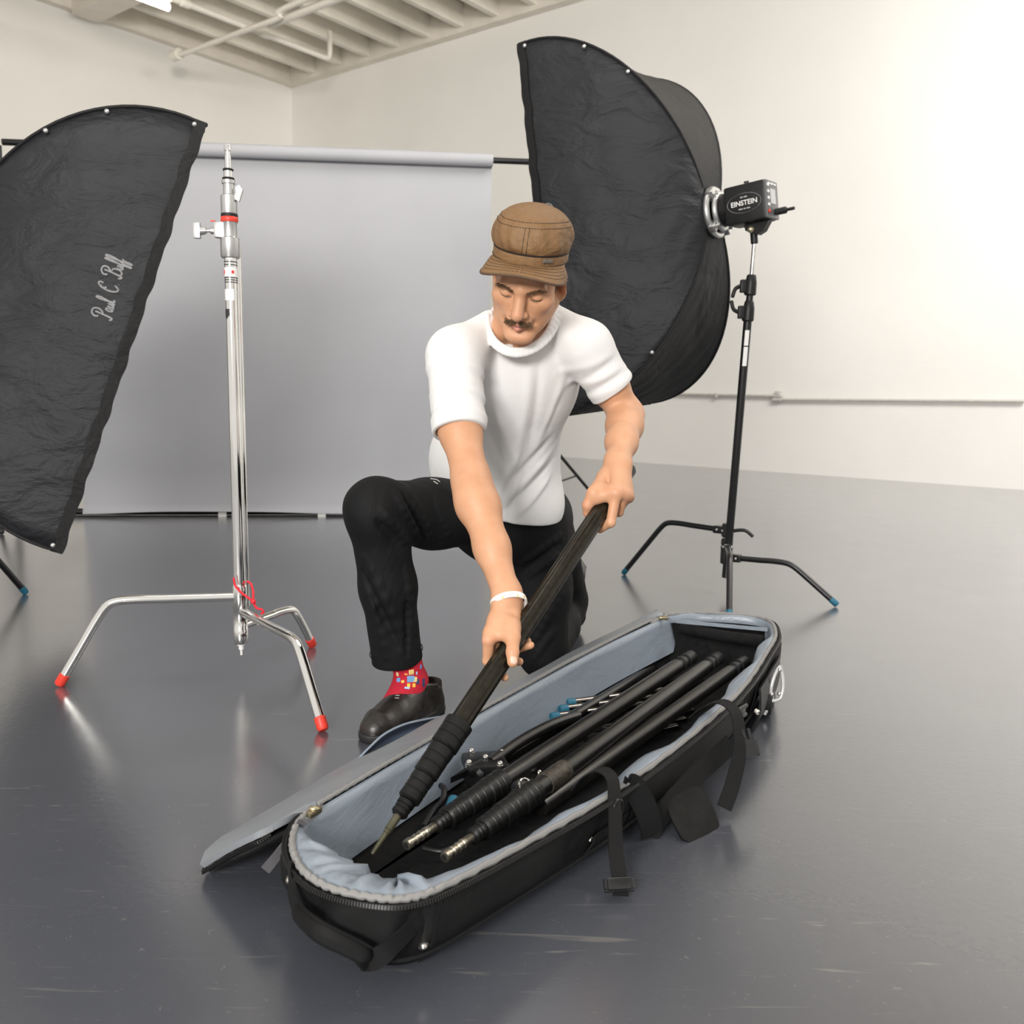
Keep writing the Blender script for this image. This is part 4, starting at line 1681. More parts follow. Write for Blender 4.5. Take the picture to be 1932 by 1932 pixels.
def rivet(p, n, r=0.0062):
    b = MB()
    n = nrm(n)
    b.lathe(p - n * 0.002, p + n * 0.006, [(0, r * 1.25), (0.003, r * 1.25), (0.0035, r * 0.9), (0.006, r * 0.75), (0.008, r * 0.35)], 16)
    b.build('rivet', M_rivet, bag)


for px_, py_ in ((548, 1660), (799, 1783), (1112, 1583)):
    p, n = hit_shell(px_, py_, 0.001)
    rivet(p, n)
# stitched corner seams
for tt in (6.75, 2.3, 9.3, 11.4):
    b = MB()
    b.ribbon(np.array([on_shell(tt, zf, 0.0028)[0] for zf in np.linspace(0.08, 0.97, 14)]), np.gradient(rim, axis=0)[int(tt * 12)], 0.008, 0.002)
    b.build('seam', M_strap, bag)
# vertical reinforcement panel beside the first strap
b = MB()
Gp = np.array([[on_shell(tt, zf, 0.003)[0] for zf in np.linspace(0.05, 0.55, 8)] for tt in np.linspace(8.85, 9.25, 6)])
b.sheet(Gp, 0.003)
b.build('reinforcement', M_strap, bag)

# ---------------------------------------------------------------- compression straps, shoulder strap, pad
M_buckle = simple('black_buckle_plastic', (0.012, 0.012, 0.013), 0.22)
LAT = nrm(rim[int(9.2 * 12)] - rim[int(8.2 * 12)])


def buckle(c, ax, parent, long=0.034):
    b = MB()
    b.box(c, (0.040, long, 0.010), ax, 0.003)
    for s in (-1, 1):
        b.cyl(c + ax[0] * 0.022 * s - ax[1] * long * 0.4, c + ax[0] * 0.022 * s + ax[1] * long * 0.4, 0.004, 8)
    for s in (-0.5, 0.5):
        b.cyl(c + ax[0] * 0.024 + ax[1] * long * s * 0.7 + ax[2] * 0.004, c - ax[0] * 0.024 + ax[1] * long * s * 0.7 + ax[2] * 0.004, 0.0045, 8)
    return b.build('buckle', M_buckle, parent)


# near strap: from inside the bag, over the rim and down to the floor
p1 = [PZ(1085, 1488, .095), PZ(1105, 1464, .125), PZ(1132, 1452, .148), PZ(1155, 1470, .150), PZ(1160, 1530, .110), PZ(1162, 1600, .060), PZ(1168, 1655, .026), PZ(1171, 1690, .010)]
pc = crom(p1, 8)
wv = np.array([nrm(LAT * (1 - q) + A(1, 0.05, 0) * q) for q in np.clip(np.linspace(-0.6, 1.2, len(pc)), 0, 1)])
b = MB()
b.ribbon(pc, wv, 0.026, 0.0025)
st1 = b.build('compression_strap', M_strap, bag, smooth=60)
bx = nrm(A(1, 0.12, 0.0))
by = nrm(p1[-1] - p1[-3])
bz = np.cross(bx, by)
buckle(PZ(1168, 1668, .026), np.array([bx, by, bz]), st1, 0.020)
# far strap with its side-release buckle
p2 = [PZ(1305, 1352, .125), PZ(1330, 1332, .155), PZ(1362, 1324, .180), PZ(1388, 1345, .175), PZ(1396, 1390, .14), PZ(1394, 1430, .105), PZ(1382, 1480, .06), PZ(1366, 1525, .020)]
pc = crom(p2, 8)
wv = np.array([nrm(LAT * (1 - q) + A(1, 0.05, 0.1) * q) for q in np.clip(np.linspace(-0.6, 1.2, len(pc)), 0, 1)])
b = MB()
b.ribbon(pc, wv, 0.030, 0.0025)
st2 = b.build('compression_strap', M_strap, bag, smooth=60)
bc = PZ(1409, 1412, .118)
bax = np.array([nrm(A(1, 0.2, 0.1)), nrm(A(0.15, -0.5, -0.8)), np.cross(nrm(A(1, 0.2, 0.1)), nrm(A(0.15, -0.5, -0.8)))])
buckle(bc, bax, st2, 0.036)
for s in (-1, 0, 1):
    b = MB()
    b.box(bc - bax[1] * 0.027 + bax[0] * 0.012 * s, (0.007, 0.024, 0.008), bax, 0.002)
    b.build('buckle_prong', M_buckle, st2)
# female half on the bag side
buckle(on_shell(10.85, 0.80, 0.008)[0], np.array([LAT, A(0, 0, 1), np.cross(LAT, (0, 0, 1))]), bag, 0.03)

# d-ring and the wide shoulder strap lying along the side
b = MB()
dc, dn = on_shell(9.02, 0.84, 0.010)
dl = [dc + LAT * 0.016 * math.cos(q) + A(0, 0, 1) * 0.018 * math.sin(q) for q in np.linspace(0, 2 * math.pi, 24, endpoint=False)]
b.tube(dl, 0.0028, 8, closed=True)
b.build('d_ring', M_blackmetal, bag)
b = MB()
p1_ = crom([PZ(1174, 1484, .124), PZ(1192, 1484, .120), PZ(1212, 1512, .088), PZ(1226, 1548, .048), PZ(1230, 1574, .016)], 7)
b.ribbon(p1_, nrm(A(0.9, 0.42, 0.12)), 0.046, 0.003)
p2_ = crom([PZ(1226, 1572, .012), PZ(1240, 1548, .030), PZ(1268, 1512, .052), PZ(1304, 1472, .072), PZ(1345, 1434, .090), PZ(1378, 1404, .108)], 7)
b.ribbon(p2_, nrm(A(-0.25, 0.25, 1)), 0.042, 0.003)
sh = b.build('shoulder_strap', M_strap, bag, smooth=60)
b = MB()
c = PZ(1302, 1538, .02)
e1 = nrm(PZ(1340, 1515, .025) - PZ(1262, 1545, .03))
e2 = nrm(PZ(1315, 1565, .012) - PZ(1290, 1508, .05))
NP = 13
Gd = np.zeros((NP, NP, 3))
for i in range(NP):
    for j in range(NP):
        x, y = -1 + 2 * i / (NP - 1), -1 + 2 * j / (NP - 1)
        m = max(abs(x), abs(y))
        r = math.hypot(x, y)
        k = 1 if r < 1e-6 else (m / r * 0.35 + 0.65)
        Gd[i, j] = c + e1 * x * k * 0.054 + e2 * y * k * 0.050 + A(0, 0, 0.012 * (1 - m ** 4) + 0.003 * math.sin(5 * x) * (1 - m))
b.sheet(Gd, 0.012)
b.build('shoulder_pad', simple('charcoal_padding', (0.010, 0.0095, 0.009), 0.8, 0, 0.2, var=0.3, bscale=400, bstr=0.4), sh, smooth=60)

# ---------------------------------------------------------------- wheel and its bracket at the far end
wc = PZ(1448, 1316, .047)
wax = nrm(A(0.93, -0.30, 0))
b = MB()
b.lathe(wc - wax * 0.016, wc + wax * 0.014, [(0, 0.03), (0.003, 0.042), (0.012, 0.046), (0.02, 0.046), (0.028, 0.042), (0.030, 0.028)], 28)
wh = b.build('wheel', M_rubber, bag)
b = MB()
b.lathe(wc + wax * 0.008, wc + wax * 0.020, [(0, 0.026), (0.009, 0.026), (0.011, 0.012), (0.012, 0.01)], 20)
b.build('hub', simple('grey_hub', (0.10, 0.10, 0.10), 0.4, 0.3), wh)
M_br = simple('silver_wheel_guard', (0.62, 0.62, 0.62), 0.35, 0.4)
wy = A(0, 0, 1)
gY = wc[1] - 0.035
b = MB()
gp_ = lambda x, y, o=0.0: PX(x, y, gY + o)
b.tube(crom([gp_(1442, 1348), gp_(1452, 1326), gp_(1455, 1296), gp_(1463, 1270, .01), gp_(1472, 1257, .02)], 6), 0.0050, 10)
b.tube(crom([gp_(1472, 1257, .02), gp_(1476, 1275, .02), gp_(1477, 1300, .015), gp_(1472, 1318, .01)], 6), 0.0050, 10)
b.tube(crom([gp_(1472, 1318, .01), gp_(1463, 1322), gp_(1453, 1322)], 6), 0.0045, 10)
b.build('wheel_guard', M_br, bag)
for x, y, o in ((1456, 1310, 0), (1470, 1309, .01), (1471, 1264, .015)):
    b = MB()
    b.ball(gp_(x, y, o - 0.004), 0.0055, 8)
    b.build('guard_bolt', M_cast, bag)
p, n = hit_shell(1428, 1343, 0.003)
rivet(p, n, 0.005)
b = MB()
Gp = np.array([[on_shell(tt, zf, 0.008 + 0.050 * (0.72 - zf))[0] for zf in np.linspace(0.03, 0.72, 9)] for tt in np.linspace(11.5, 13.9, 20)])
b.sheet(Gp, 0.006)
b.build('wheel_housing', M_blackplastic, bag)
# telescopic handle tube sleeve at the back end
b = MB()
q0, q1 = PZ(1285, 1185, .155), PZ(1440, 1210, .155)
b.tube(crom([q0, (q0 + q1) / 2 + A(0, 0, -0.004), q1], 6), 0.017, 12)
b.build('handle_sleeve', M_bagin, bag)
b = MB()
q0, q1 = PZ(1275, 1172, .178), PZ(1448, 1188, .178)
b.ribbon(crom([q0, (q0 + q1) / 2, q1], 6), A(0, 0, 1), 0.010, 0.003)
b.build('back_band', M_lining, bag)

# ------------------------------------------------------------------ collapsed stands: one held, three in the bag
M_tube = simple('worn_black_tube', (0.007, 0.0065, 0.006), 0.28, 0.05, 0.6, var=0.5, vscale=60, bscale=200, bstr=0.08)
M_tubeheld = simple('fluted_black_tube', (0.022, 0.0185, 0.0115), 0.22, 0.55, 0.6, var=0.4, vscale=90)
M_collar = simple('matt_black_collar', (0.006, 0.006, 0.006), 0.40, 0.0, 0.3, var=0.3, bscale=260, bstr=0.1)
M_spig = simple('worn_steel_spigot', (0.36, 0.33, 0.27), 0.3, 0.9, var=0.5, vscale=300)
M_olive = simple('olive_steel_rod', (0.10, 0.095, 0.06), 0.35, 0.6, var=0.3)


def pole(a, b_, name, label, cat, tube_mat, tip='spigot', flute=None, r=0.0195, col_at=0.075, group=None, joint=None):
    a, b_ = np.asarray(a, float), np.asarray(b_, float)
    L = np.linalg.norm(b_ - a)
    d = (b_ - a) / L
    t = thing(name, label, cat, a, group)
    m = MB()
    if tip == 'rod':
        m.lathe(a, b_, [(0, 0.0035), (0.003, 0.0045), (0.04, 0.005), (0.041, 0.0062), (0.046, 0.0062), (0.047, 0.0072), (col_at + 0.02, 0.0078)], 14)
        m.build('rod', M_olive, t)
    elif tip:
        m.lathe(a, b_, [(0, 0.007), (0.001, 0.0095), (0.012, 0.0095), (0.013, 0.0075), (0.020, 0.0075), (0.021, 0.0090), (0.027, 0.0090), (0.028, 0.0078), (0.034, 0.0078), (0.035, 0.0092), (0.040, 0.0092), (0.041, 0.0080), (0.047, 0.0080), (0.048, 0.0092), (0.055, 0.0092), (0.056, 0.0085), (col_at + 0.02, 0.0085)], 18)
        m.build('spigot', M_spig, t)
        m = MB()
        m.lathe(a - d * 0.0006, a + d * 0.002, [(0, 0.0052), (0.0026, 0.0052)], 12)
        m.build('spigot_hole', M_rubber, t)
    c0 = col_at
    steps = [(0.000, 0.0150, 0.030), (0.030, 0.0205, 0.052), (0.082, 0.0232, 0.060), (0.142, 0.0262, 0.058)]
    for i, (s, rr, ln) in enumerate(steps if tip else ()):
        m = MB()
        g = 0.0013
        pr = [(0, rr - 0.004), (0.004, rr), (ln * 0.32, rr), (ln * 0.32 + 0.001, rr - g), (ln * 0.32 + 0.003, rr - g), (ln * 0.32 + 0.004, rr), (ln * 0.62, rr), (ln * 0.62 + 0.001, rr - g), (ln * 0.62 + 0.003, rr - g), (ln * 0.62 + 0.004, rr), (ln - 0.009, rr + 0.0008), (ln - 0.002, rr + 0.0008), (ln, rr - 0.003)]
        m.lathe(a + d * (c0 + s), b_, pr, 28)
        m.build('collar', M_collar, t)
    m = MB()
    n = 48 if flute else 24
    end = 0.115
    ts = [c0 + 0.195 if tip else 0.0, L - end, L - end + 0.002]
    m.lathe(a, b_, [(ts[0], r), (ts[1], r), (ts[1] + 0.02, r * 0.96)], n, flute)
    m.build('tube', tube_mat, t)
    m = MB()
    m.lathe(a, b_, [(L - end + 0.015, r * 0.80), (L - 0.075, r * 0.80), (L - 0.074, r * 0.98), (L - 0.060, r * 0.98), (L - 0.059, r * 0.75), (L - 0.045, r * 0.75), (L - 0.044, r * 0.95), (L - 0.006, r * 0.95), (L, r * 0.75)], 24)
    m.build('end_plug', M_blackplastic, t)
    if joint:
        m = MB()
        m.lathe(a, b_, [(joint, r), (joint + 0.001, r + 0.0018), (joint + 0.075, r + 0.0018), (joint + 0.076, r)], 24)
        m.build('joint_sleeve', simple('scuffed_sleeve', (0.05, 0.042, 0.032), 0.5, 0.3, var=0.6, vscale=120), t)
    return t


TIP, TOP = PZ(702, 1612, .06), PX(1188, 882, 2.05)
PD = nrm(TOP - TIP)
heldL = np.linalg.norm(TOP - TIP)
held = pole(TIP, TOP, 'light_stand_pole', 'fluted black telescopic stand pole held in both hands of the kneeling man', 'pole', M_tubeheld, 'rod', lambda q, s: 1 + 0.05 * math.cos(12 * q), 0.0195, 0.075)
pole(PZ(766, 1595, .058), PZ(1306, 1238, .125), 'light_stand_pole', 'black telescopic stand pole in the bag nearest the lid', 'pole', M_tube, 'spigot', group='stand poles packed in the bag')
pole(PZ(838, 1618, .062), PZ(1356, 1240, .115), 'light_stand_pole', 'black telescopic pole in the middle of the bag with a scuffed brown sleeve', 'pole', M_tube, 'spigot', joint=0.31, group='stand poles packed in the bag')
pole(PZ(1020, 1522, .040), PZ(1406, 1247, .118), 'light_stand_pole', 'black telescopic stand pole along the right wall of the bag', 'pole', M_tube, None, r=0.018, group='stand poles packed in the bag')

# ------------------------------------------------------------------ folded turtle bases lying under the poles
def packed_base(hub, col_end, legs, label, knob, cap_mat):
    t = thing('folded_stand', label, 'stand', hub, 'folded stands under the poles')
    d = nrm(col_end - hub)
    sd = nrm(np.cross((0, 0, 1), d))
    up = np.cross(d, sd)
    b = MB()
    b.tube([hub, col_end], 0.014, 16)
    b.build('column', M_tube, t)
    b = MB()
    b.lathe(hub - d * 0.05, hub + d * 0.05, [(0, 0.018), (0.006, 0.025), (0.09, 0.025), (0.1, 0.018)], 20)
    b.box(hub + up * 0.012, (0.085, 0.085, 0.024), np.array([nrm(d + sd), nrm(sd - d), up]), 0.008)
    hb = b.build('leg_casting', M_blackmetal, t)
    for x, y in ((-0.042, 0.012), (0.012, 0.042), (0.042, -0.012), (-0.012, -0.042), (0, 0)):
        b = MB()
        b.ball(hub + d * x + sd * y + up * 0.026, 0.0065, 10)
        b.cyl(hub + d * x + sd * y + up * 0.016, hub + d * x + sd * y + up * 0.024, 0.008, 10)
        b.build('bolt', M_chrome_worn, hb)
    for p0, p1, p2 in legs:
        b = MB()
        b.tube(crom([p0, p0 * 0.45 + p1 * 0.55, p1, p2 * 0.35 + p1 * 0.65, p2], 6), 0.010, 14)
        lg = b.build('leg', M_legsteel, t)
        dd = nrm(p2 - p1)
        b = MB()
        b.lathe(p2 - dd * 0.012, p2 + dd * 0.010, [(0, 0.0108), (0.018, 0.0110), (0.022, 0.009)], 14)
        b.build('foot_cap', cap_mat, lg)
    if knob is not None:
        b = MB()
        b.prism([knob, knob + A(0.03, 0.02, 0.006), knob + A(0.05, 0.05, 0.016), knob + A(0.035, 0.045, 0.004)], (0, 0, 0.012))
        b.build('lever', M_blackplastic, t)
    return t


M_legsteel = simple('dark_polished_steel', (0.16, 0.15, 0.14), 0.14, 1.0, var=0.2)
bars = [((1046, 1352), (1215, 1330)), ((1062, 1338), (1240, 1316)), ((1076, 1326), (1262, 1302))]
bars2 = [((1098, 1412), (1275, 1372)), ((1112, 1394), (1290, 1358)), ((1126, 1378), (1305, 1342))]
zz = 0.055


def mk(bs, z):
    out = []
    for (x0, y0), (x1, y1) in bs:
        cap, far = PZ(x0, y0, z), PZ(x1, y1, z - 0.012)
        mid = far * 0.85 + cap * 0.15
        out.append((far, mid, cap))
    return out


packed_base(PZ(915, 1452, .065), PZ(1230, 1262, .045), mk(bars, zz), 'folded black stand with blue leg caps beside the grey lining', PZ(850, 1478, .06), M_blue)
packed_base(PZ(985, 1492, .042), PZ(1320, 1285, .035), mk(bars2, zz - 0.012), 'folded black stand with shiny legs under the middle pole in the bag', None, M_rubber)
# black leg tube leaving the first casting
b = MB()
b.tube(crom([PZ(925, 1440, .08), PZ(980, 1400, .088), PZ(1040, 1368, .088), PZ(1090, 1352, .075)], 6), 0.0125, 14)
t = thing('loose_leg', 'bent black steel tube lying in the bag next to the lining', 'tube', PZ(925, 1440, .08))
b.build('tube', M_tube, t)
# clamp knob with a chrome rim between the poles
t = thing('clamp_knob', 'black knob with chrome rim between two poles in the bag', 'knob', PZ(985, 1492, .085))
kc = PZ(985, 1490, .085)
kd = nrm(A(0.6, -0.5, 0.6))
b = MB()
b.lathe(kc - kd * 0.012, kc + kd * 0.012, [(0, 0.014), (0.004, 0.02), (0.02, 0.02), (0.024, 0.014)], 20)
b.build('knob', M_blackplastic, t)
b = MB()
k1 = nrm(np.cross(kd, (0, 0, 1)))
k2 = np.cross(kd, k1)
b.tube([kc + kd * 0.012 + 0.0165 * (k1 * math.cos(q) + k2 * math.sin(q)) for q in np.linspace(0, 2 * math.pi, 24, endpoint=False)], 0.0022, 8, closed=True)
b.build('rim', M_chrome, t)
# wing lever near the collars, with a blue tip
t = thing('wing_lever', 'black wing lever by the collars of the poles, beside a blue cap', 'lever', PZ(835, 1500, .04))
b = MB()
b.tube(crom([PZ(800, 1560, .03), PZ(818, 1530, .04), PZ(835, 1510, .052), PZ(838, 1490, .062), PZ(832, 1482, .062)], 6), 0.006, 10)
b.build('lever', M_blackplastic, t)
b = MB()
b.tube(crom([PZ(798, 1600, .03), PZ(830, 1606, .03), PZ(850, 1600, .032)], 6), 0.004, 8)
b.build('wire_catch', M_blackplastic, t)
b = MB()
b.lathe(PZ(850, 1528, .05), PZ(862, 1492, .062), [(0, 0.009), (0.002, 0.0115), (0.03, 0.0115), (0.034, 0.008)], 14)
b.build('blue_cap', M_blue, t)

# ------------------------------------------------------------------ the kneeling man
def skin_mat():
    m, nt, bs = new_mat('skin')
    v = coords(nt)
    n = nd(nt, 'ShaderNodeTexNoise')
    n.inputs['Scale'].default_value = 22
    n.inputs['Detail'].default_value = 6
    nt.links.new(v, n.inputs['Vector'])
    base = ramp(nt, n.outputs['Fac'], [(0.3, (0.56, 0.285, 0.155)), (0.7, (0.63, 0.34, 0.20))])
    at = nd(nt, 'ShaderNodeAttribute')
    at.attribute_name = 'tint'
    mix = nd(nt, 'ShaderNodeMix', data_type='RGBA')
    nt.links.new(at.outputs['Alpha'], mix.inputs['Factor'])
    nt.links.new(base, mix.inputs['A'])
    nt.links.new(at.outputs['Color'], mix.inputs['B'])
    nt.links.new(mix.outputs['Result'], bs.inputs['Base Color'])
    bs.inputs['Roughness'].default_value = 0.5
    bs.inputs['Specular IOR Level'].default_value = 0.45
    bs.inputs['Subsurface Weight'].default_value = 0.12
    bs.inputs['Subsurface Radius'].default_value = (0.012, 0.005, 0.003)
    bs.inputs['Subsurface Scale'].default_value = 0.5
    n2 = nd(nt, 'ShaderNodeTexNoise')
    n2.inputs['Scale'].default_value = 260
    n2.inputs['Detail'].default_value = 3
    nt.links.new(v, n2.inputs['Vector'])
    bump(nt, bs, n2.outputs['Fac'], 0.15, 0.001)
    return m


M_skin = skin_mat()
M_shirt = weave('white_cotton_jersey', (0.75, 0.745, 0.735), 1400, 0.06, 0.85, 9.0, 0.16, 0.2, 0.02, sheen=0.1, var=0.02)
M_trouser = weave('black_cotton_trousers', (0.0068, 0.0068, 0.0074), 1100, 0.12, 0.7, 7.0, 0.45, 0.2, 0.03, stretch=(1, 1, 0.5), var=0.2)
M_leather = simple('black_leather', (0.016, 0.013, 0.011), 0.36, 0.0, 0.5, var=0.4, vscale=40, bscale=70, bstr=0.25, bdist=0.004)
M_sole = simple('black_sole_rubber', (0.012, 0.012, 0.012), 0.6, bscale=200, bstr=0.2)
M_cap = weave('waxed_brown_canvas', (0.225, 0.125, 0.055), 1500, 0.08, 0.6, 16.0, 0.5, 0.35, 0.03, var=0.12)
M_stitch = simple('dark_thread', (0.018, 0.010, 0.006), 0.7)
M_hair = simple('brown_hair', (0.13, 0.075, 0.038), 0.55, var=0.4, vscale=400)

# joints
rsh, lsh = PX(860, 672, 2.08), PX(1105, 655, 2.19)
relb, lelb = PX(889, 905, 1.935), PX(1182, 783, 2.235)
rwr, lwr = PX(957, 1128, 1.768), PX(1166, 872, 2.022)
pel = PX(958, 985, 2.50)
rhip, lhip = PX(905, 965, 2.47), PX(1008, 990, 2.53)
rknee, lknee = PX(712, 962, 2.12), PX(1027, 1232, 2.53)
rank = PX(776, 1285, 2.185)
lank = A(0.200, 2.93, 0.115)
PERSON_BASE = A(-0.02, 2.35, 0)

# head frame
HP_, HY_, HR_ = 0.6218, 0.2344, 0.1825
f0, l0, u0_ = A(-math.sin(HY_), -math.cos(HY_), 0), A(math.cos(HY_), -math.sin(HY_), 0), A(0, 0, 1)
f1, u1 = f0 * math.cos(HP_) - u0_ * math.sin(HP_), u0_ * math.cos(HP_) + f0 * math.sin(HP_)
HX, HZ = l0 * math.cos(HR_) - u1 * math.sin(HR_), u1 * math.cos(HR_) + l0 * math.sin(HR_)
HYv = f1
HC = PX(996.2, 523.2, 2.0324)
HAX = np.array([HX, HYv, HZ])


def hl(x, y, z):
    """head-local (his left, forward, up) to world"""
    return HC + HX * x + HYv * y + HZ * z


# neckline of the shirt
nF, nL, nR = PX(985, 655, 2.065), PX(921, 592, 2.120), PX(1046, 574, 2.165)
nC = (nL + nR) / 2
nV = nF - nC
nU = (nR - nL) / 2
nN = nrm(np.cross(nU, nV))
if nN[2] < 0:
    nN = -nN
NB = nC - nN * 0.03 - nrm(nV) * 0.012

# pole frame used by the hands
toC = nrm(A(0, 0, CAMH) - (TIP + PD * 0.5))
PV = nrm(toC - PD * (toC @ PD))
PS = np.cross(PD, PV)
if PS @ CR < 0:
    PS = -PS


def projy(p):
    v = np.asarray(p, float) - A(0, 0, CAMH)
    return 966 - FPX * (v @ CU) / (v @ CF)


def w_at(y):
    lo, hi = 0.0, heldL
    for _ in range(40):
        mid = (lo + hi) / 2
        if projy(TIP + PD * mid) > y:
            lo = mid
        else:
            hi = mid
    return lo


def cy(w, deg, r):
    a = math.radians(deg)
    return TIP + PD * w + r * (math.cos(a) * PV + math.sin(a) * PS)


S = SDF()
# ---- head
E = lambda c, r, k=0.012, op='u', ax=HAX: S.ell(hl(*c), r, ax, k, op)
Cn = lambda a, b, ra, rb, k=0.01, op='u': S.cone(hl(*a), hl(*b), ra, rb, k, op)
E((0, -0.014, 0.040), (0.076, 0.097, 0.084))
E((0, 0.022, -0.040), (0.0635, 0.064, 0.078), 0.03)
for s in (-1, 1):
    Cn((s * 0.054, 0.0, -0.050), (s * 0.016, 0.070, -0.103), 0.0195, 0.0145, 0.025)
    E((s * 0.046, 0.052, -0.020), (0.022, 0.022, 0.020), 0.02)
E((0, 0.073, -0.104), (0.026, 0.0165, 0.0155), 0.018)
Cn((-0.040, 0.072, 0.018), (0, 0.083, 0.016), 0.010, 0.011, 0.014)
Cn((0.040, 0.072, 0.018), (0, 0.083, 0.016), 0.010, 0.011, 0.014)
for s in (-1, 1):
    E((s * 0.033, 0.093, -0.001), (0.019, 0.016, 0.013), 0.012, 's')
    E((s * 0.032, 0.0695, -0.002), (0.0150, 0.0125, 0.0120), 0.004)
    Cn((s * 0.020, 0.081, -0.007), (s * 0.044, 0.075, -0.008), 0.0018, 0.0018, 0.003, 's')
Cn((0, 0.083, 0.010), (0, 0.1105, -0.030), 0.0085, 0.0105, 0.010)
Cn((0, 0.088, -0.010), (0, 0.108, -0.033), 0.012, 0.0115, 0.01)
for s in (-1, 1):
    E((s * 0.0135, 0.096, -0.036), (0.0085, 0.011, 0.0078), 0.006)
    E((s * 0.007, 0.106, -0.0435), (0.0042, 0.006, 0.004), 0.003, 's')
    Cn((s * 0.020, 0.089, -0.040), (s * 0.033, 0.074, -0.068), 0.003, 0.003, 0.010, 's')
E((0, 0.083, -0.058), (0.027, 0.014, 0.016), 0.014)
for s in (-1, 1):
    Cn((s * 0.022, 0.081, -0.0675), (s * 0.003, 0.0945, -0.0645), 0.0030, 0.0052, 0.005)
    Cn((s * 0.020, 0.081, -0.0725), (0, 0.0925, -0.0755), 0.0032, 0.0062, 0.005)
Cn((-0.024, 0.086, -0.0695), (0, 0.0985, -0.0690), 0.0016, 0.0016, 0.003, 's')
Cn((0.024, 0.086, -0.0695), (0, 0.0985, -0.0690), 0.0016, 0.0016, 0.003, 's')
Cn((-0.014, 0.093, -0.087), (0.014, 0.093, -0.087), 0.004, 0.004, 0.010, 's')
for s in (-1, 1):
    eo = 0.022 if s < 0 else 0.0
    ex = np.array([nrm(HX * s * 0.9 - HYv * 0.45), nrm(HYv * 0.9 + HX * s * 0.45), HZ])
    S.ell(hl(s * (0.079 - eo * 0.25), -0.012 - eo, -0.010), (0.0075, 0.019, 0.032), ex, 0.008)
    S.ell(hl(s * (0.086 - eo * 0.25), -0.006 - eo, -0.004), (0.005, 0.010, 0.018), ex, 0.004, 's')
    S.ell(hl(s * (0.076 - eo * 0.25), -0.008 - eo, -0.038), (0.007, 0.010, 0.010), ex, 0.006)
# ---- neck and trunk (mostly inside the shirt)
S.cone(hl(0, -0.030, -0.055), NB + A(0, 0.02, -0.02), 0.056, 0.060, 0.03)
for s in (-1, 1):
    S.cone(hl(s * 0.052, -0.03, -0.06), nF - nN * 0.012 + nU * s * 0.12 - nrm(nV) * 0.02, 0.014, 0.010, 0.02)
S.cone(hl(-0.046, -0.02, -0.055), nL * 0.66 + nF * 0.34 - nN * 0.018 + nU * 0.12, 0.026, 0.022, 0.03)
lat = nrm(lsh - rsh)
upv = nrm(NB - pel)
fwd = nrm(np.cross(upv, lat))
if fwd[1] > 0:
    fwd = -fwd
lat = nrm(np.cross(upv, fwd))
if lat[0] < 0:
    lat = -lat
TAX = np.array([lat, fwd, upv])
ch = pel * 0.30 + NB * 0.70
ab = pel * 0.68 + NB * 0.32
S.cone(NB - lat * 0.04 - upv * 0.03, rsh, 0.030, 0.043, 0.03)
S.cone(NB + lat * 0.04 - upv * 0.03, lsh, 0.030, 0.043, 0.03)
S.ell(ch, (0.145, 0.098, 0.17), TAX, 0.04)
S.ell(ab, (0.130, 0.092, 0.18), TAX, 0.04)
S.ell(pel, (0.140, 0.100, 0.11), TAX, 0.04)
S.chain([rhip, rknee, PX(757, 1215, 2.165), rank], [0.070, 0.050, 0.034, 0.031], 0.03)
S.cone(rank, rank + A(-0.05, -0.09, -0.075), 0.034, 0.028, 0.02)
S.chain([lhip, lknee, lank], [0.070, 0.050, 0.034], 0.03)
# ---- arms
for sh_, el, wr, kk in ((rsh, relb, rwr, 1), (lsh, lelb, lwr, 1)):
    m1 = PX(868, 812, 2.0) if sh_ is rsh else sh_ * 0.45 + el * 0.55
    S.chain([sh_, m1, el], [0.047, 0.0430, 0.0385], 0.03)
    d = wr - el
    S.chain([el, el + d * 0.24, el + d * 0.6, wr], [0.0385, 0.0415, 0.0345, 0.0262], 0.025)
# elbow creases and muscle
S.ell(lelb + A(0.012, 0.015, 0.0), (0.026, 0.026, 0.026), None, 0.02)
S.ell(relb * 0.82 + rwr * 0.18 + A(-0.012, 0.0, 0.012), (0.032, 0.034, 0.05), None, 0.03)


# ---- right hand (lower on the pole)
def ypole(y):
    return (TIP + PD * w_at(y))[1]


def fp(px, py, off):
    """point seen at px,py lying `off` metres in front of the pole's axis"""
    return PX(px, py, ypole(py) - off)


def finger(pts, rad, k=0.004):
    S.chain(pts, rad, k)


W0 = w_at(1212)
Kr = [cy(W0 - 0.030, -78, 0.043), cy(W0 - 0.009, -88, 0.045), cy(W0 + 0.011, -98, 0.043), cy(W0 + 0.028, -108, 0.039)]
S.ell(rwr, (0.029, 0.021, 0.03), np.array([CR, nrm(np.cross(rwr - relb, CR)), nrm(rwr - relb)]), 0.02)
for i, K in enumerate(Kr):
    S.cone(rwr + (K - rwr) * 0.15, K, 0.0175, (0.0125, 0.0125, 0.0118, 0.0105)[i], 0.016)
finger([Kr[0], cy(w_at(1250), -138, 0.0315), cy(w_at(1252), 172, 0.0290), cy(w_at(1268) + 0.012, 126, 0.0290)], [0.0118, 0.0102, 0.0090, 0.0078])
finger([Kr[1], cy(W0 - 0.018, -148, 0.0325), cy(W0 - 0.020, 158, 0.0295), cy(w_at(1242) + 0.017, 101, 0.0310)], [0.0120, 0.0104, 0.0092, 0.0080])
finger([Kr[2], cy(W0 + 0.004, -150, 0.0320), cy(W0 + 0.006, 154, 0.0295), cy(W0 + 0.020, 103, 0.0320)], [0.0114, 0.0098, 0.0088, 0.0076])
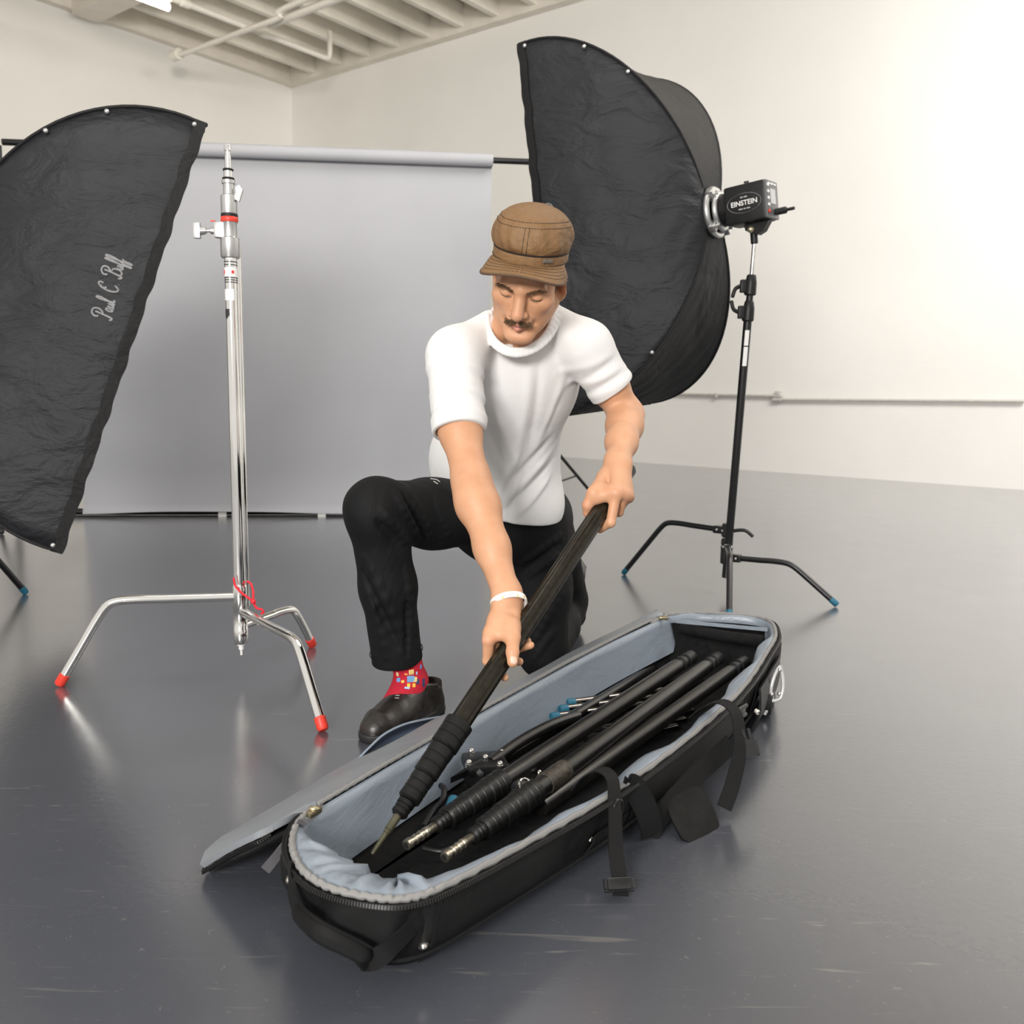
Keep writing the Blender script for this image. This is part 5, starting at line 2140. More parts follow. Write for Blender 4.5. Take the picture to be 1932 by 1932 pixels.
finger([Kr[3], cy(W0 + 0.024, -155, 0.0305), cy(W0 + 0.026, 160, 0.0285), cy(W0 + 0.030, 128, 0.0290)], [0.0102, 0.0088, 0.0080, 0.0070])
thR = [PX(968, 1150, rwr[1] - 0.008), fp(968, 1202, 0.030), fp(967, 1231, 0.027), fp(967, 1249, 0.021)]
S.chain(thR[:2], [0.0165, 0.0142], 0.014)
S.chain(thR[1:], [0.0138, 0.0118, 0.0104], 0.006)
S.cone(fp(928, 1196, 0.020), fp(955, 1198, 0.030), 0.0120, 0.0115, 0.014)
S.cone(fp(940, 1170, 0.02), fp(962, 1180, 0.03), 0.017, 0.0165, 0.014)
# ---- left hand (upper)
V0 = w_at(948)
Kl = [cy(V0 + 0.003, 8, 0.044), cy(V0 + 0.015, 28, 0.0455), cy(V0 + 0.024, 44, 0.044), cy(V0 + 0.031, 62, 0.040)]
S.ell(lwr, (0.029, 0.021, 0.03), np.array([CR, nrm(np.cross(lwr - lelb, CR)), nrm(lwr - lelb)]), 0.02)
for i, K in enumerate(Kl):
    S.cone(lwr + (K - lwr) * 0.15, K, 0.0175, (0.0128, 0.0128, 0.0120, 0.0108)[i], 0.016)
wi = w_at(985)
finger([Kl[0], cy(wi + 0.020, 78, 0.0325), cy(wi + 0.012, 138, 0.0300), cy(wi + 0.012, 185, 0.0290)], [0.0120, 0.0106, 0.0094, 0.0080])
finger([Kl[1], cy(V0 + 0.002, 100, 0.0350), cy(V0 - 0.003, 155, 0.0305), cy(V0 - 0.002, 200, 0.0290)], [0.0120, 0.0106, 0.0094, 0.0080])
finger([Kl[2], cy(V0 + 0.016, 114, 0.0350), cy(V0 + 0.013, 165, 0.0305), cy(V0 + 0.013, 208, 0.0290)], [0.0114, 0.0100, 0.0090, 0.0077])
finger([Kl[3], cy(V0 + 0.030, 122, 0.0330), cy(V0 + 0.030, 168, 0.0295), cy(V0 + 0.030, 205, 0.0285)], [0.0104, 0.0090, 0.0082, 0.0070])
thL = [PX(1146, 893, lwr[1] - 0.004), PX(1120, 930, ypole(945) - 0.026), PX(1109, 953, ypole(955) - 0.012), PX(1108, 968, ypole(963) + 0.004)]
S.chain(thL[:2], [0.0165, 0.0140], 0.014)
S.chain(thL[1:], [0.0138, 0.0116, 0.0098], 0.006)
S.cone(PX(1122, 936, ypole(940) - 0.028), PX(1142, 934, ypole(938) - 0.034), 0.0125, 0.0130, 0.014)
S.cone(PX(1132, 925, ypole(930) - 0.030), Kl[0], 0.0150, 0.0125, 0.014)
S.cone(PX(1128, 942, ypole(943) - 0.030), cy(V0 + 0.001, -4, 0.0400), 0.0095, 0.0105, 0.012)
S.cone(PX(1140, 905, lwr[1] - 0.01), PX(1165, 905, lwr[1] - 0.006), 0.0165, 0.0175, 0.016)
allp = np.array([c for _, _, c, _, _ in S.ops])
person, SV = sdf_object(S, 'person', M_skin, (-0.46, 1.60, 0.0), (0.40, 3.10, 1.26), 0.0024, None, PERSON_BASE)
props(person, 'kneeling man in brown cap, white t-shirt and black trousers holding a pole over the bag', 'person')
# lips, nails, knuckles keep a colour of their own
ta = person.data.color_attributes.new('tint', 'FLOAT_COLOR', 'POINT')
LV = (SV - HC) @ HAX.T
tint = np.zeros((len(SV), 4))
tint[:, :3] = (0.52, 0.20, 0.16)
lipd = np.sqrt((LV[:, 0] / 0.025) ** 2 + ((LV[:, 2] + 0.0705) / (0.0105 * np.clip(1.15 - np.abs(LV[:, 0]) / 0.03, 0.2, 1))) ** 2)
tint[:, 3] = np.where(LV[:, 1] > 0.075, np.clip((1.15 - lipd) * 3, 0, 0.85), 0)
nail_c = thR[3] + nrm(thR[3] - thR[2]) * 0.000 + PV * 0.0095
nx = nrm(thR[3] - thR[2])
ny = nrm(np.cross(nx, PV))
dv = SV - nail_c
nd_ = np.sqrt(((dv @ nx) / 0.0085) ** 2 + ((dv @ ny) / 0.0068) ** 2 + ((dv @ PV) / 0.006) ** 2)
msk = nd_ < 1
tint[msk, :3] = (0.80, 0.55, 0.45)
tint[msk, 3] = 0.8
for K in Kr + Kl + [thR[2], thL[2]]:
    dd = np.linalg.norm(SV - K, axis=1)
    q = np.clip(1 - dd / 0.024, 0, 1) * 0.45
    upd = q > tint[:, 3]
    tint[upd, :3] = (0.68, 0.30, 0.21)
    tint[upd, 3] = q[upd]
for c, r_ in (((0.0, 0.11, -0.03), 0.022), ((0.079, -0.012, -0.01), 0.03), ((0.045, 0.06, -0.03), 0.022), ((-0.045, 0.06, -0.03), 0.022)):
    dd = np.linalg.norm(LV - np.array(c), axis=1)
    q = np.clip(1 - dd / r_, 0, 1) * 0.35
    upd = q > tint[:, 3]
    tint[upd, :3] = (0.66, 0.28, 0.19)
    tint[upd, 3] = q[upd]
ta.data.foreach_set('color', tint.ravel())

hb_bv = BVHTree.FromPolygons([tuple(v) for v in SV], [tuple(p.vertices) for p in person.data.polygons])


def on_head(x, z, off=0.0):
    """surface point of the face in front of head-local (x, z)"""
    o = hl(x, 0.20, z)
    h = hb_bv.ray_cast(Vector(o), Vector(-HYv))
    return (np.array(h[0]), np.array(h[1])) if h[0] is not None else (hl(x, 0.08, z), HYv)


# ---- moustache, eyebrows, lashes
def strands(n, fx, lenf, name, r=0.00042, seed=1):
    g = np.random.default_rng(seed)
    b = MB()
    for _ in range(n):
        x, z, dx, dz = fx(g)
        p, nn = on_head(x, z)
        d = nrm(HX * dx + HZ * dz + nn * 0.35)
        L = lenf * g.uniform(0.7, 1.2)
        b.tube([p - nn * 0.0005, p + d * L * 0.5 + nn * 0.0009, p + d * L + nn * 0.0004 - HZ * L * 0.12], [r, r, r * 0.4], 4)
    return b.build(name, M_hair, person, smooth=0)


def must(g):
    x = g.uniform(-1, 1)
    x = x * 0.0275
    top = -0.0478 - abs(x) * 0.22
    bo = -0.0612 - abs(x) * 0.30
    return x, g.uniform(bo, top), np.sign(x) * 0.75 + g.normal() * 0.2, -0.8 + g.normal() * 0.15


def brow(s):
    def f(g):
        u = g.uniform(0, 1)
        x = s * (0.013 + 0.037 * u)
        z = 0.0125 + 0.0065 * math.sin(u * 2.3) + g.normal() * 0.0016
        return x, z, s * 0.9, 0.35 - 0.6 * u + g.normal() * 0.1
    return f


strands(330, must, 0.0075, 'moustache', 0.00030, 4)
strands(110, brow(1), 0.008, 'eyebrow', 0.0004, 5)
strands(110, brow(-1), 0.008, 'eyebrow', 0.0004, 6)
for s in (-1, 1):
    b = MB()
    pts = []
    for u in np.linspace(0, 1, 9):
        p, nn = on_head(s * (0.0195 + 0.025 * u), -0.0072 - 0.0022 * math.sin(u * 3.14))
        pts.append(p + nn * 0.0005)
    b.tube(pts, np.array([0.0004, 0.0009, 0.0013, 0.0015, 0.0016, 0.0016, 0.0015, 0.0012, 0.0006]), 6)
    b.build('eyelashes', M_hair, person, smooth=0)
# short hair showing in front of and behind the ears
b = MB()
g = np.random.default_rng(12)
for s in (-1, 1):
    for _ in range(260):
        y, z = (g.uniform(0.012, 0.028), g.uniform(-0.012, 0.04)) if g.uniform() < 0.45 else (g.uniform(-0.085, -0.03), g.uniform(-0.035, 0.03))
        h = hb_bv.ray_cast(Vector(hl(s * 0.14, y, z)), Vector(-HX * s))
        if h[0] is None:
            continue
        p, nn = np.array(h[0]), np.array(h[1])
        b.tube([p, p - HZ * 0.006 - HYv * 0.002 + nn * 0.001], [0.0005, 0.0002], 4)
b.build('hair', M_hair, person, smooth=0)

# ---- cap
cap_prof = crom([(1.00, 0.0), (1.004, 0.010), (1.0, 0.020), (0.988, 0.0245), (1.03, 0.029), (1.065, 0.040), (1.07, 0.055), (1.035, 0.072), (0.95, 0.089), (0.81, 0.1035), (0.62, 0.1145), (0.39, 0.122), (0.19, 0.1255), (0.0, 0.1265)], 5)
CA, CB = 0.0815, 0.1015
CTILT = math.radians(17)
CYv = HYv * math.cos(CTILT) + HZ * math.sin(CTILT)
CZv = HZ * math.cos(CTILT) - HYv * math.sin(CTILT)
CO = hl(0, -0.012, 0.044)


def capl(x, y, z):
    return CO + HX * x + CYv * y + CZv * z


def cap_pt(phi, t, off=0.0):
    """phi 0 = front, towards his left positive; t 0..1 from hem to crown"""
    k = t * (len(cap_prof) - 1)
    i = int(min(k, len(cap_prof) - 2))
    rho, z = cap_prof[i] * (1 - (k - i)) + cap_prof[i + 1] * (k - i)
    wr = math.sin(5 * phi + 9 * t) * 0.5 + math.sin(11 * phi - 5 * t + 1) * 0.35 + 0.4 * math.sin(17 * phi + 14 * t)
    amp = 0.042 * np.interp(t, [0, 0.25, 0.32, 0.45, 0.62, 0.72], [0.02, 0.08, 0.7, 1.0, 0.5, 0.08])
    rho = rho * (1 + amp * wr) + off / 0.09
    return capl(CA * rho * math.sin(phi), CB * rho * math.cos(phi), z * 0.88)


b = MB()
NP_, NT_ = 96, 66
b.grid(np.array([[cap_pt(2 * math.pi * i / NP_, j / (NT_ - 1)) for j in range(NT_)] for i in range(NP_)]), closed_u=True)
# turned-in hem
b.grid(np.array([[cap_pt(2 * math.pi * i / NP_, 0, o) for o in (0, -0.003, -0.008)] for i in range(NP_)])[::-1], closed_u=True)
capo = b.build('cap', M_cap, person, smooth=180)


def stitch(pts, name='stitching', r=0.0006, dash=True, parent=None):
    b = MB()
    pts = np.array(pts)
    if dash:
        for i in range(0, len(pts) - 2, 3):
            b.tube(pts[i:i + 3], r, 5)
    else:
        b.tube(pts, r, 5)
    return b.build(name, M_stitch, parent or capo, smooth=0)


def ring(t, off=0.0006, a0=-math.pi, a1=math.pi, n=240, dt=None):
    return [cap_pt(a, t + (dt(a) if dt else 0), off) for a in np.linspace(a0, a1, n)]


tv = lambda a: 0.012 * math.sin(2 * a)
stitch(ring(0.60, dt=tv))
stitch(ring(0.655, dt=tv))
for t_ in (0.205, 0.228, 0.246):
    stitch(ring(t_, 0.0009), r=0.0009, dash=False)
stitch(ring(0.02, 0.0008), r=0.0008, dash=False)
for a in (-0.055, 0.055):
    stitch([cap_pt(a + 0.03 * (t - 0.4), t, 0.0006) for t in np.linspace(0.26, 0.60, 60)])
# brim
NB_, NVb = 49, 12


def brim_pt(u, v, lift=0.0):
    """u -1..1 across, v 0..1 outwards"""
    ph = u * 1.22
    base = np.array([CA * math.sin(ph), CB * math.cos(ph)])
    ang = u * math.pi / 2
    sx = np.sign(math.sin(ang)) * abs(math.sin(ang)) ** 0.75
    cx = abs(math.cos(ang)) ** 0.5
    y0 = CB * math.cos(1.22)
    outer = np.array([0.0905 * sx, y0 + (0.153 - y0) * cx])
    p = base * (1 - v) + outer * v
    z = 0.003 - 0.012 * v - 0.016 * (p[0] / 0.09) ** 2 * (0.25 + 0.75 * v) + 0.004 * math.sin(v * math.pi)
    return capl(p[0], p[1], z + lift)


b = MB()
b.sheet(np.array([[brim_pt(u, v) for v in np.linspace(0, 1, NVb)] for u in np.linspace(-1, 1, NB_)])[::-1], 0.004)
bo = b.build('brim', M_cap, capo, smooth=60)
b = MB()
b.tube([brim_pt(u, 1.0, -0.0022) for u in np.linspace(-0.985, 0.985, 80)], 0.0028, 8)
b.build('brim_edge', simple('dark_brown_edge', (0.10, 0.055, 0.028), 0.7), capo)
for v in (0.30, 0.50, 0.67, 0.82):
    stitch([brim_pt(u, v, 0.0006) for u in np.linspace(-0.93, 0.93, 150)], r=0.0004)
# small metal tag on the band, with worn lettering
tagp = [cap_pt(a, 0.12, 0.002) for a in (0.42, 0.60, 0.80)]
b = MB()
tn = nrm(np.cross(tagp[2] - tagp[0], HZ))
if tn @ (tagp[1] - HC) < 0:
    tn = -tn
td = nrm(tagp[2] - tagp[0])
tc = (tagp[0] + tagp[2]) / 2 + tn * 0.003
b.box(tc, (0.024, 0.0075, 0.0025), np.array([td, nrm(np.cross(tn, td)), tn]), 0.0008)
tago = b.build('metal_tag', simple('tarnished_tag', (0.42, 0.40, 0.36), 0.4, 0.8, var=0.4, vscale=400), capo)

# ---- t-shirt
T = SDF()
T.ell(ch - fwd * 0.004, (0.168, 0.122, 0.185), TAX, 0.05)
T.ell(PX(952, 862, 2.39), (0.152, 0.118, 0.19), TAX, 0.06)
T.ell(PX(962, 955, 2.43), (0.150, 0.130, 0.12), TAX, 0.06)
T.ell(PX(872, 868, 2.455), (0.088, 0.090, 0.125), TAX, 0.09)
T.cone(nC - nU * 0.85 - nN * 0.052, rsh, 0.043, 0.060, 0.03)
T.cone(nC + nU * 0.85 - nN * 0.047, lsh, 0.043, 0.058, 0.03)
T.cone(nC - nV * 0.5 - nN * 0.085, ch - fwd * 0.05, 0.06, 0.10, 0.05)
rd, ld_ = nrm(relb - rsh), nrm(lelb - lsh)
rE, lE = PX(864, 815, 1.998), PX(1154, 735, 2.215)
T.cone(rsh, rE + rd * 0.03, 0.0640, 0.0600, 0.03)
T.cone(lsh, lE + ld_ * 0.03, 0.060, 0.0560, 0.03)
# soft folds pulled between armpits, chest and waist: ridges and valleys in torso coordinates (sideways, up)
FOLDS = []


def tloc(px, py):
    """torso-plane coordinates of a point on the shirt front"""
    q = PX(px, py, np.interp(py, [650, 730, 800, 880, 980], [2.09, 2.115, 2.17, 2.25, 2.30]))
    return np.array([(q - pel) @ lat, (q - pel) @ upv])


for a, c, wd_, am in (((1008, 685), (975, 900), .013, .0042), ((1030, 690), (1005, 860), .011, -.004), ((925, 760), (990, 905), .012, .0045), ((908, 775), (965, 905), .010, -.004),
                      ((1090, 735), (1020, 870), .013, .005), ((1080, 770), (1035, 850), .010, -.004), ((1066, 880), (945, 955), .012, .006), ((1066, 905), (955, 968), .009, -.006), ((1066, 930), (975, 975), .009, .005),
                      ((1060, 850), (960, 925), .012, -.005), ((935, 690), (900, 745), .012, .004), ((985, 860), (935, 965), .009, .004), ((1000, 905), (960, 985), .008, -.004), ((950, 670), (930, 760), .012, -.003)):
    FOLDS.append((tloc(*a), tloc(*c), wd_, am))
SLV = []
for sh_, e_, ax_ in ((rsh, rE, rd), (lsh, lE, ld_)):
    for q, sl, am in ((0.25, 0.5, .0035), (0.42, -0.35, -.004), (0.58, 0.45, .005), (0.72, -0.3, -.0045), (0.86, 0.2, .004)):
        SLV.append((sh_, e_, ax_, q, sl, am))


def shirt_disp(P):
    D = wob(P, (16, 16, 10), 3, 0.0026) + wob(P, (42, 42, 30), 4, 0.0008)
    x, z, f = (P - pel) @ lat, (P - pel) @ upv, (P - ch) @ fwd
    m = np.clip(f / 0.05 + 0.6, 0, 1)
    for a, c, wd_, am in FOLDS:
        d = c - a
        t = ((x - a[0]) * d[0] + (z - a[1]) * d[1]) / (d @ d)
        tc = np.clip(t, 0, 1)
        r2 = (x - a[0] - tc * d[0]) ** 2 + (z - a[1] - tc * d[1]) ** 2
        D = D - am * m * np.exp(-r2 / (wd_ * wd_)) * np.clip(np.sin(math.pi * np.clip(tc * 0.9 + 0.05, 0, 1)) * 1.3, 0, 1)
    for sh_, e_, ax_, q, sl, am in SLV:
        L = np.linalg.norm(e_ - sh_)
        r = P - sh_
        t = r @ ax_
        rad = r - t[..., None] * ax_
        side = (rad @ CR) / 0.06
        near = np.exp(-((np.sqrt((rad * rad).sum(-1)) - 0.055) / 0.03) ** 2) * (t > 0) * (t < L + 0.03)
        D = D - am * near * np.exp(-((t - L * q - sl * 0.03 * side) / 0.011) ** 2)
    return D


h1, h2, h3 = PX(1070, 990, 2.40), PX(940, 981, 2.31), PX(798, 897, 2.47)
hn_ = nrm(np.cross(h2 - h1, h3 - h1))
if hn_[2] > 0:
    hn_ = -hn_
T.cut(h2, hn_, 0.006)
T.cut(rE, rd, 0.004, rE + rd * 0.06, 0.105)
T.cut(lE, nrm(ld_ + CR * 0.12), 0.004, lE + ld_ * 0.06, 0.100)
T.cone(rE - rd * 0.045, rE + rd * 0.05, 0.046, 0.0500, 0.004, 's')
T.cone(lE - ld_ * 0.045, lE + ld_ * 0.05, 0.043, 0.0470, 0.004, 's')
# neckline opening and ribbed collar
T.cone(nC - nN * 0.012 + nV * 0.02, nC + nN * 0.16, 0.066, 0.088, 0.008, 's')
T.cone(nC - nN * 0.006 + nV * 0.35, nC + nN * 0.10 + nV * 0.5, 0.052, 0.062, 0.008, 's')
cl = []
for a in np.linspace(0, 2 * math.pi, 49):
    c_, s_ = math.cos(a), math.sin(a)
    cl.append(nC + nU * c_ * 1.02 + (nV * 1.02 if s_ > 0 else nV * 0.12) * s_ - nN * (0.005 + 0.042 * max(0, -s_)))
for i in range(48):
    T.cone(cl[i], cl[i + 1], 0.0050, 0.0050, 0.003)
    o0, o1 = [cl[j] + nrm(cl[j] - nC) * 0.008 - nN * 0.008 for j in (i, i + 1)]
    T.cone(o0, o1, 0.0060, 0.0060, 0.006)
T.disp = shirt_disp
shirt, _ = sdf_object(T, 't_shirt', M_shirt, (-0.40, 1.85, 0.36), (0.40, 2.72, 1.06), 0.0036, person)

# ---- trousers
Q = SDF()
rhem = PX(750, 1246, 2.178)
Q.ell(pel, (0.158, 0.128, 0.115), TAX, 0.04)
Q.chain([rhip, rhip * 0.5 + rknee * 0.5 + A(0, 0, -0.008), rknee], [0.098, 0.086, 0.070], 0.04)
Q.ell(rknee + A(-0.006, -0.010, 0.0), (0.064, 0.067, 0.070), None, 0.03)
sd_ = nrm(rhem - rknee)
Q.chain([rknee, rknee * 0.5 + rhem * 0.5, rhem + sd_ * 0.04], [0.070, 0.0655, 0.0640], 0.03)
Q.chain([lhip, lhip * 0.5 + lknee * 0.5, lknee], [0.102, 0.086, 0.070], 0.04)
Q.chain([lknee, lknee * 0.5 + lank * 0.5 + A(0, 0, 0.01), lank + A(0, 0, 0.01)], [0.066, 0.064, 0.056], 0.03)
Q.cone(lhip + A(0.02, 0.07, 0.02), lank + A(0, -0.08, 0.06), 0.09, 0.05, 0.05)
# folds behind and over the bent knee, down the shin, across the kneeling thigh


def surf(px, py):
    """where the sight line first meets the trouser surface built so far"""
    d = nrm(ray(px, py))
    tt = np.linspace(1.7, 3.1, 700)
    P = A(0, 0, CAMH) + d * tt[:, None]
    D = Q.eval(P.reshape(70, 10, 3)).ravel()
    k = np.nonzero(D < 0)[0]
    return P[k[0]] if len(k) else None


def cloth_fold(p0, p1, r_, k=0.014, op='u'):
    pts = []
    for q in np.linspace(0, 1, 7):
        h = surf(p0[0] + (p1[0] - p0[0]) * q, p0[1] + (p1[1] - p0[1]) * q)
        if h is not None:
            pts.append(h + CF * (0.003 if op == 'u' else -0.002))
    taper = np.sin(np.linspace(0.5, 2.65, len(pts)))
    return [(pts[i], pts[i + 1], r_ * taper[i], r_ * taper[i + 1], k, op) for i in range(len(pts) - 1)]


todo = []
for p0, p1, r_ in (((772, 1030), (722, 962), .0055), ((790, 1014), (745, 930), .0055), ((690, 1050), (765, 1205), .006), ((700, 1100), (728, 1240), .005), ((765, 1070), (782, 1195), .005), ((815, 1020), (775, 935), .005), ((850, 1020), (820, 940), .005),
                   ((1055, 1010), (985, 1060), .006), ((1060, 1042), (1000, 1085), .006), ((1058, 1120), (1005, 1215), .006), ((1045, 1190), (1000, 1250), .005)):
    todo += cloth_fold(p0, p1, r_)
for p0, p1, r_ in (((757, 1036), (712, 985), .006), ((684, 1080), (752, 1222), .007), ((768, 1140), (768, 1235), .005), ((803, 1015), (760, 932), .005), ((1058, 1026), (995, 1072), .005)):
    todo += cloth_fold(p0, p1, r_, 0.012, 's')
for t_ in todo:
    Q.cone(*t_)
Q.cut(A(0, 0, 0.004), A(0, 0, -1), 0.01)
Q.cut(rhem, nrm(sd_ + A(0, 0, 0)), 0.003, rhem + sd_ * 0.06, 0.11)
Q.cone(rhem - sd_ * 0.05, rhem + sd_ * 0.05, 0.050, 0.0585, 0.003, 's')
Q.cut(lank + A(0, 0.012, 0), A(0, 1, -0.1), 0.006)
wn = nrm(upv + fwd * 0.15)
pass
Q.disp = lambda P: wob(P, (22, 22, 13), 8, 0.0032) + wob(P, (60, 60, 40), 9, 0.0010)
trous, _ = sdf_object(Q, 'trousers', M_trouser, (-0.46, 1.95, -0.01), (0.36, 3.02, 0.68), 0.0042, person)
# stitched hem and small light embroidery by the pocket
b = MB()
k1 = nrm(np.cross(sd_, CF))
k2 = np.cross(sd_, k1)
b.tube([rhem - sd_ * 0.026 + 0.0655 * (k1 * math.cos(a) + k2 * math.sin(a)) for a in np.linspace(0, 2 * math.pi, 48, endpoint=False)], 0.0012, 6, closed=True)
b.build('hem_seam', M_trouser, trous)
b = MB()
for pts in ([(812, 903), (824, 905), (830, 909)], [(818, 908), (826, 913)]):
    q = []
    for x, y in pts:
        o = A(0, 0, CAMH)
        d = ray(x, y)
        tv_ = BVHTree.FromPolygons([tuple(np.array(v.co) + PERSON_BASE) for v in trous.data.vertices], [tuple(p.vertices) for p in trous.data.polygons]) if 'trbv' not in globals() else trbv
        trbv = tv_
        h = tv_.ray_cast(Vector(o), Vector(nrm(d)))
        if h[0] is not None:
            q.append(np.array(h[0]) - nrm(d) * 0.001)
    if len(q) > 1:
        b.tube(q, 0.0009, 5)
if b.v:
    b.build('embroidery', M_white, trous)

# ---- sock
K = SDF()
sa, sb = rank + A(-0.004, -0.008, -0.055), PX(762, 1225, 2.168)
K.chain([sa, rank, sb], [0.040, 0.0385, 0.0385], 0.01)
K.cone(sa + A(-0.006, -0.01, 0.01), sa + A(-0.05, -0.09, -0.02), 0.041, 0.037, 0.02)
K.cone(rank, rank + A(-0.05, -0.09, -0.075), 0.0395, 0.034, 0.015)
K.disp = lambda P: wob(P, (60, 60, 60), 5, 0.0012)
sock, _ = sdf_object(K, 'sock', simple('red_knit_sock', (0.46, 0.006, 0.025), 0.8, var=0.15, vscale=200, bscale=500, bstr=0.3), (-0.42, 1.98, 0.0), (-0.10, 2.36, 0.34), 0.004, person)
skbv = BVHTree.FromPolygons([tuple(np.array(v.co) + PERSON_BASE) for v in sock.data.vertices], [tuple(p.vertices) for p in sock.data.polygons])
mots = [((776, 1268), 5, 5, (0.75, 0.55, 0.2)), ((775, 1281), 7, 6, (0.16, 0.36, 0.62)), ((783, 1282), 4, 5, (0.78, 0.6, 0.25)), ((774, 1281), 3, 3, (0.8, 0.2, 0.05)), ((771, 1293), 3, 3.5, (0.85, 0.5, 0.06)), ((781, 1293), 3, 3.5, (0.85, 0.5, 0.06)), ((788, 1286), 3, 5, (0.03, 0.05, 0.13)),
        ((750, 1272), 3, 4, (0.7, 0.55, 0.3)), ((752, 1283), 4, 4, (0.12, 0.3, 0.55)), ((760, 1286), 3, 2.5, (0.8, 0.5, 0.1)), ((794, 1258), 3, 4, (0.12, 0.22, 0.5)), ((766, 1272), 3, 1.5, (0.85, 0.45, 0.1)), ((768, 1298), 5, 2, (0.35, 0.5, 0.75)), ((786, 1270), 1.5, 3, (0.4, 0.55, 0.8)), ((799, 1288), 3, 8, (0.03, 0.04, 0.12))]
for n_, (c, w_, h_, colr) in enumerate(mots):
    d = nrm(ray(*c))
    ht = skbv.ray_cast(Vector((0, 0, CAMH)), Vector(d))
    if ht[0] is None:
        continue
    p, nn = np.array(ht[0]), np.array(ht[1])
    xx = nrm(CR - nn * (CR @ nn))
    yy = np.cross(nn, xx)
    b = MB()
    b.box(p + nn * 0.0004, (w_ * 0.00128 * 2, h_ * 0.00128 * 2, 0.0012), np.array([xx, yy, nn]), 0.0004)
    b.build('knitted_motif', simple('motif_yarn', colr, 0.8), sock)


# ---- shoes
def shoe(heel, f, tilt, name, knee_down=False):
    """heel = back point of the sole on the ground line, f = heading, tilt = sole rises to the heel"""
    f = nrm(f)
    s = nrm(np.cross((0, 0, 1), f))
    up = A(0, 0, 1)
    if tilt:
        toe = heel + f * 0.285
        c, sn = math.cos(tilt), math.sin(tilt)
        f2 = f * c - up * sn
        up2 = up * c + f * sn
        base = toe - f2 * 0.285
        base[2] = toe[2] + 0.285 * sn
        f, up = f2, up2
    else:
        base = heel

    def L(x, y, z):
        return base + f * x + s * y + up * z
    sx = 1.0
    Uo = SDF()
    fl = (up, 0.8)
    Uo.chain([L(0.040, 0, 0.030), L(0.10, 0.002, 0.032), L(0.185, 0.004, 0.030), L(0.238, 0.0, 0.026)], [0.036, 0.035, 0.0455, 0.0405], 0.02)
    Uo.cone(L(0.245, 0.002, 0.024), L(0.262, 0, 0.020), 0.038, 0.030, 0.03)
    Uo.cone(L(0.052, 0, 0.03), L(0.056, 0, 0.094), 0.036, 0.040, 0.02)
    Uo.cone(L(0.085, 0, 0.085), L(0.19, 0.002, 0.042), 0.036, 0.034, 0.03)
    Uo.cone(L(0.060, 0, 0.088), L(0.066, 0, 0.20), 0.0395, 0.043, 0.006, 's')
    Uo.cut(L(0.02, 0, 0.090), nrm(up * 1 - f * 0.10), 0.004)
    Uo.cut(L(0, 0, 0.014), -up, 0.003)
    # gusset grooves either side of the tongue
    for sy in (-1, 1):
        Uo.cone(L(0.105, sy * 0.036, 0.085), L(0.115, sy * 0.044, 0.045), 0.0025, 0.0025, 0.003, 's')
    Uo.disp = lambda P: wob(P, (50, 50, 50), 15, 0.0010)
    cb = L(0.14, 0, 0.05)
    r_ = 0.19
    up_o, _ = sdf_object(Uo, name, M_leather, cb - r_, cb + r_, 0.0034, person)
    So = SDF()
    So.chain([L(0.040, 0, 0.012), L(0.10, 0.002, 0.012), L(0.185, 0.004, 0.012), L(0.245, 0.001, 0.012), L(0.262, 0, 0.014)], [0.0395, 0.037, 0.0485, 0.042, 0.034], 0.02, (up, 1.0))
    So.cut(L(0, 0, 0.021), up, 0.003)
    So.cut(L(0, 0, 0.0), -up, 0.003)
    so, _ = sdf_object(So, 'sole', M_sole, cb - r_, cb + r_, 0.0036, up_o)
    return up_o, L


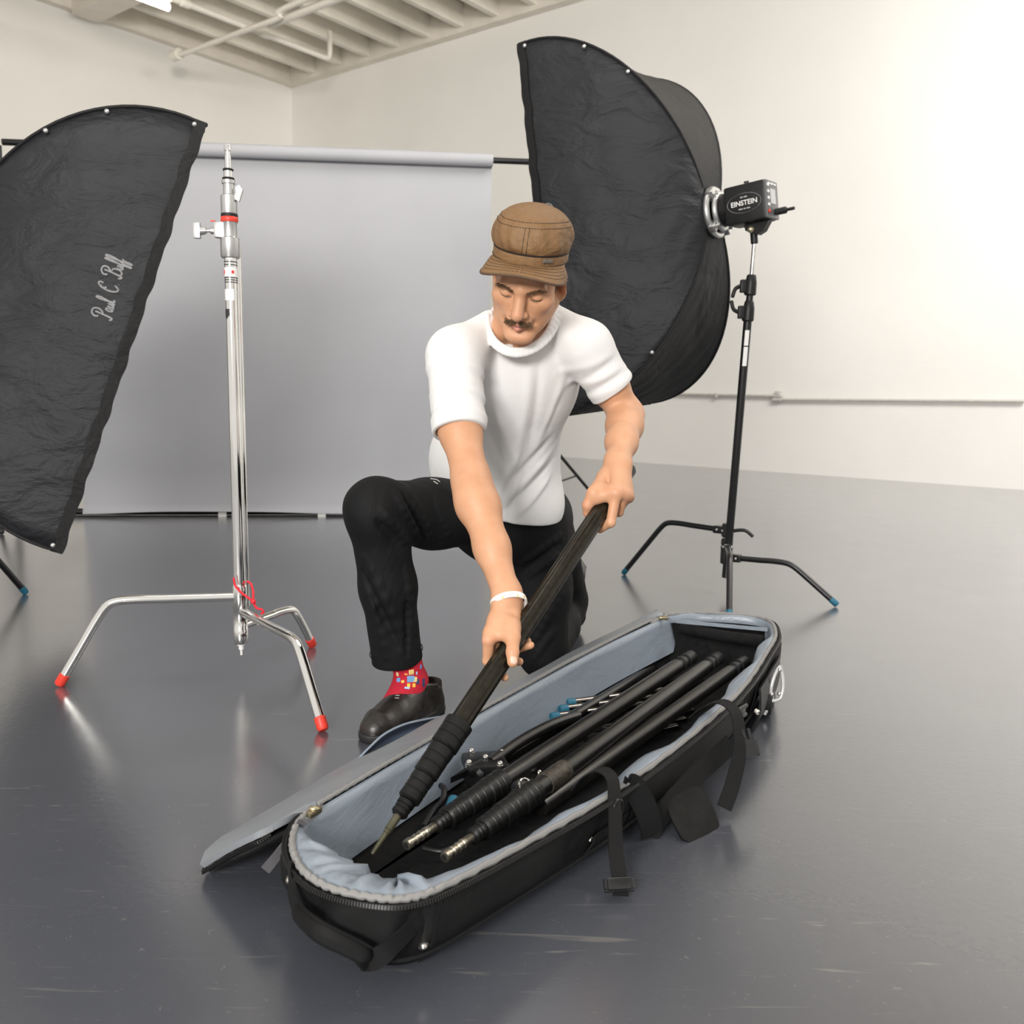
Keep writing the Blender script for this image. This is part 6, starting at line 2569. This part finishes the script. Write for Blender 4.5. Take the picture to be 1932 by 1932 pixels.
rf = A(-0.150, -0.245, 0)
shoeR, LR = shoe(A(-0.180, 2.272, 0.0), rf, 0, 'shoe')
b = MB()
for k, (x, c_) in enumerate(((0.128, (0.75, 0.75, 0.75)), (0.136, (0.8, 0.25, 0.04)), (0.143, (0.45, 0.45, 0.45)), (0.150, (0.45, 0.45, 0.45)))):
    pass
shbv = BVHTree.FromPolygons([tuple(np.array(v.co) + PERSON_BASE) for v in shoeR.data.vertices], [tuple(p.vertices) for p in shoeR.data.polygons])
for c, colr in (((754, 1300), (0.7, 0.7, 0.7)), ((752, 1306), (0.8, 0.25, 0.04)), ((750, 1312), (0.4, 0.4, 0.4)), ((749, 1317), (0.4, 0.4, 0.4))):
    d = nrm(ray(*c))
    ht = shbv.ray_cast(Vector((0, 0, CAMH)), Vector(d))
    if ht[0] is None:
        continue
    p, nn = np.array(ht[0]), np.array(ht[1])
    xx = nrm(CR - nn * (CR @ nn))
    b = MB()
    b.box(p, (0.010, 0.0022, 0.002), np.array([xx, np.cross(nn, xx), nn]), 0.0005)
    b.build('shoe_tab', simple('tab_plastic', colr, 0.4), shoeR)
shoe(A(0.195, 2.80, 0.012), A(0.09, 1.0, 0), 0.95, 'shoe')

# ---- wristband
b = MB()
ad = nrm(rwr - relb)
w1 = nrm(CR - ad * (CR @ ad))
w2 = np.cross(ad, w1)
bc_ = rwr + ad * 0.012
NW = 56
Gw = np.zeros((NW, 5, 3))
for i in range(NW):
    a = 2 * math.pi * i / NW
    rr = 0.0345 * w1 * math.cos(a) + 0.0325 * w2 * math.sin(a)
    n_ = nrm(rr)
    tiltw = ad * (0.10 * 0.0315 * math.cos(a) - 0.004 * math.sin(a))
    for j, (o, h) in enumerate(((0.0, -0.0065), (0.002, -0.006), (0.002, 0.006), (0.0, 0.0065), (0.0, -0.0065))):
        Gw[i, j] = bc_ + rr + n_ * o + ad * h + tiltw
b.grid(Gw, closed_u=True)
wb = b.build('wristband', simple('white_silicone', (0.85, 0.84, 0.82), 0.45, var=0.02), person, smooth=60)
for a in (-1.05, -0.62, -0.25, -1.9):
    vdir = w1 * math.cos(a) * 0.0345 + w2 * math.sin(a) * 0.0325
    if vdir @ CF > 0:
        vdir = w1 * math.cos(-a) * 0.0345 + w2 * math.sin(-a) * 0.0325
    b = MB()
    nn = nrm(vdir)
    b.box(bc_ + vdir + nn * 0.0022 + ad * (0.10 * (vdir @ w1)), (0.004, 0.004, 0.0006), np.array([nrm(np.cross(nn, ad)), ad, nn]))
    b.build('wristband_print', simple('orange_print', (0.85, 0.55, 0.15), 0.5), wb)
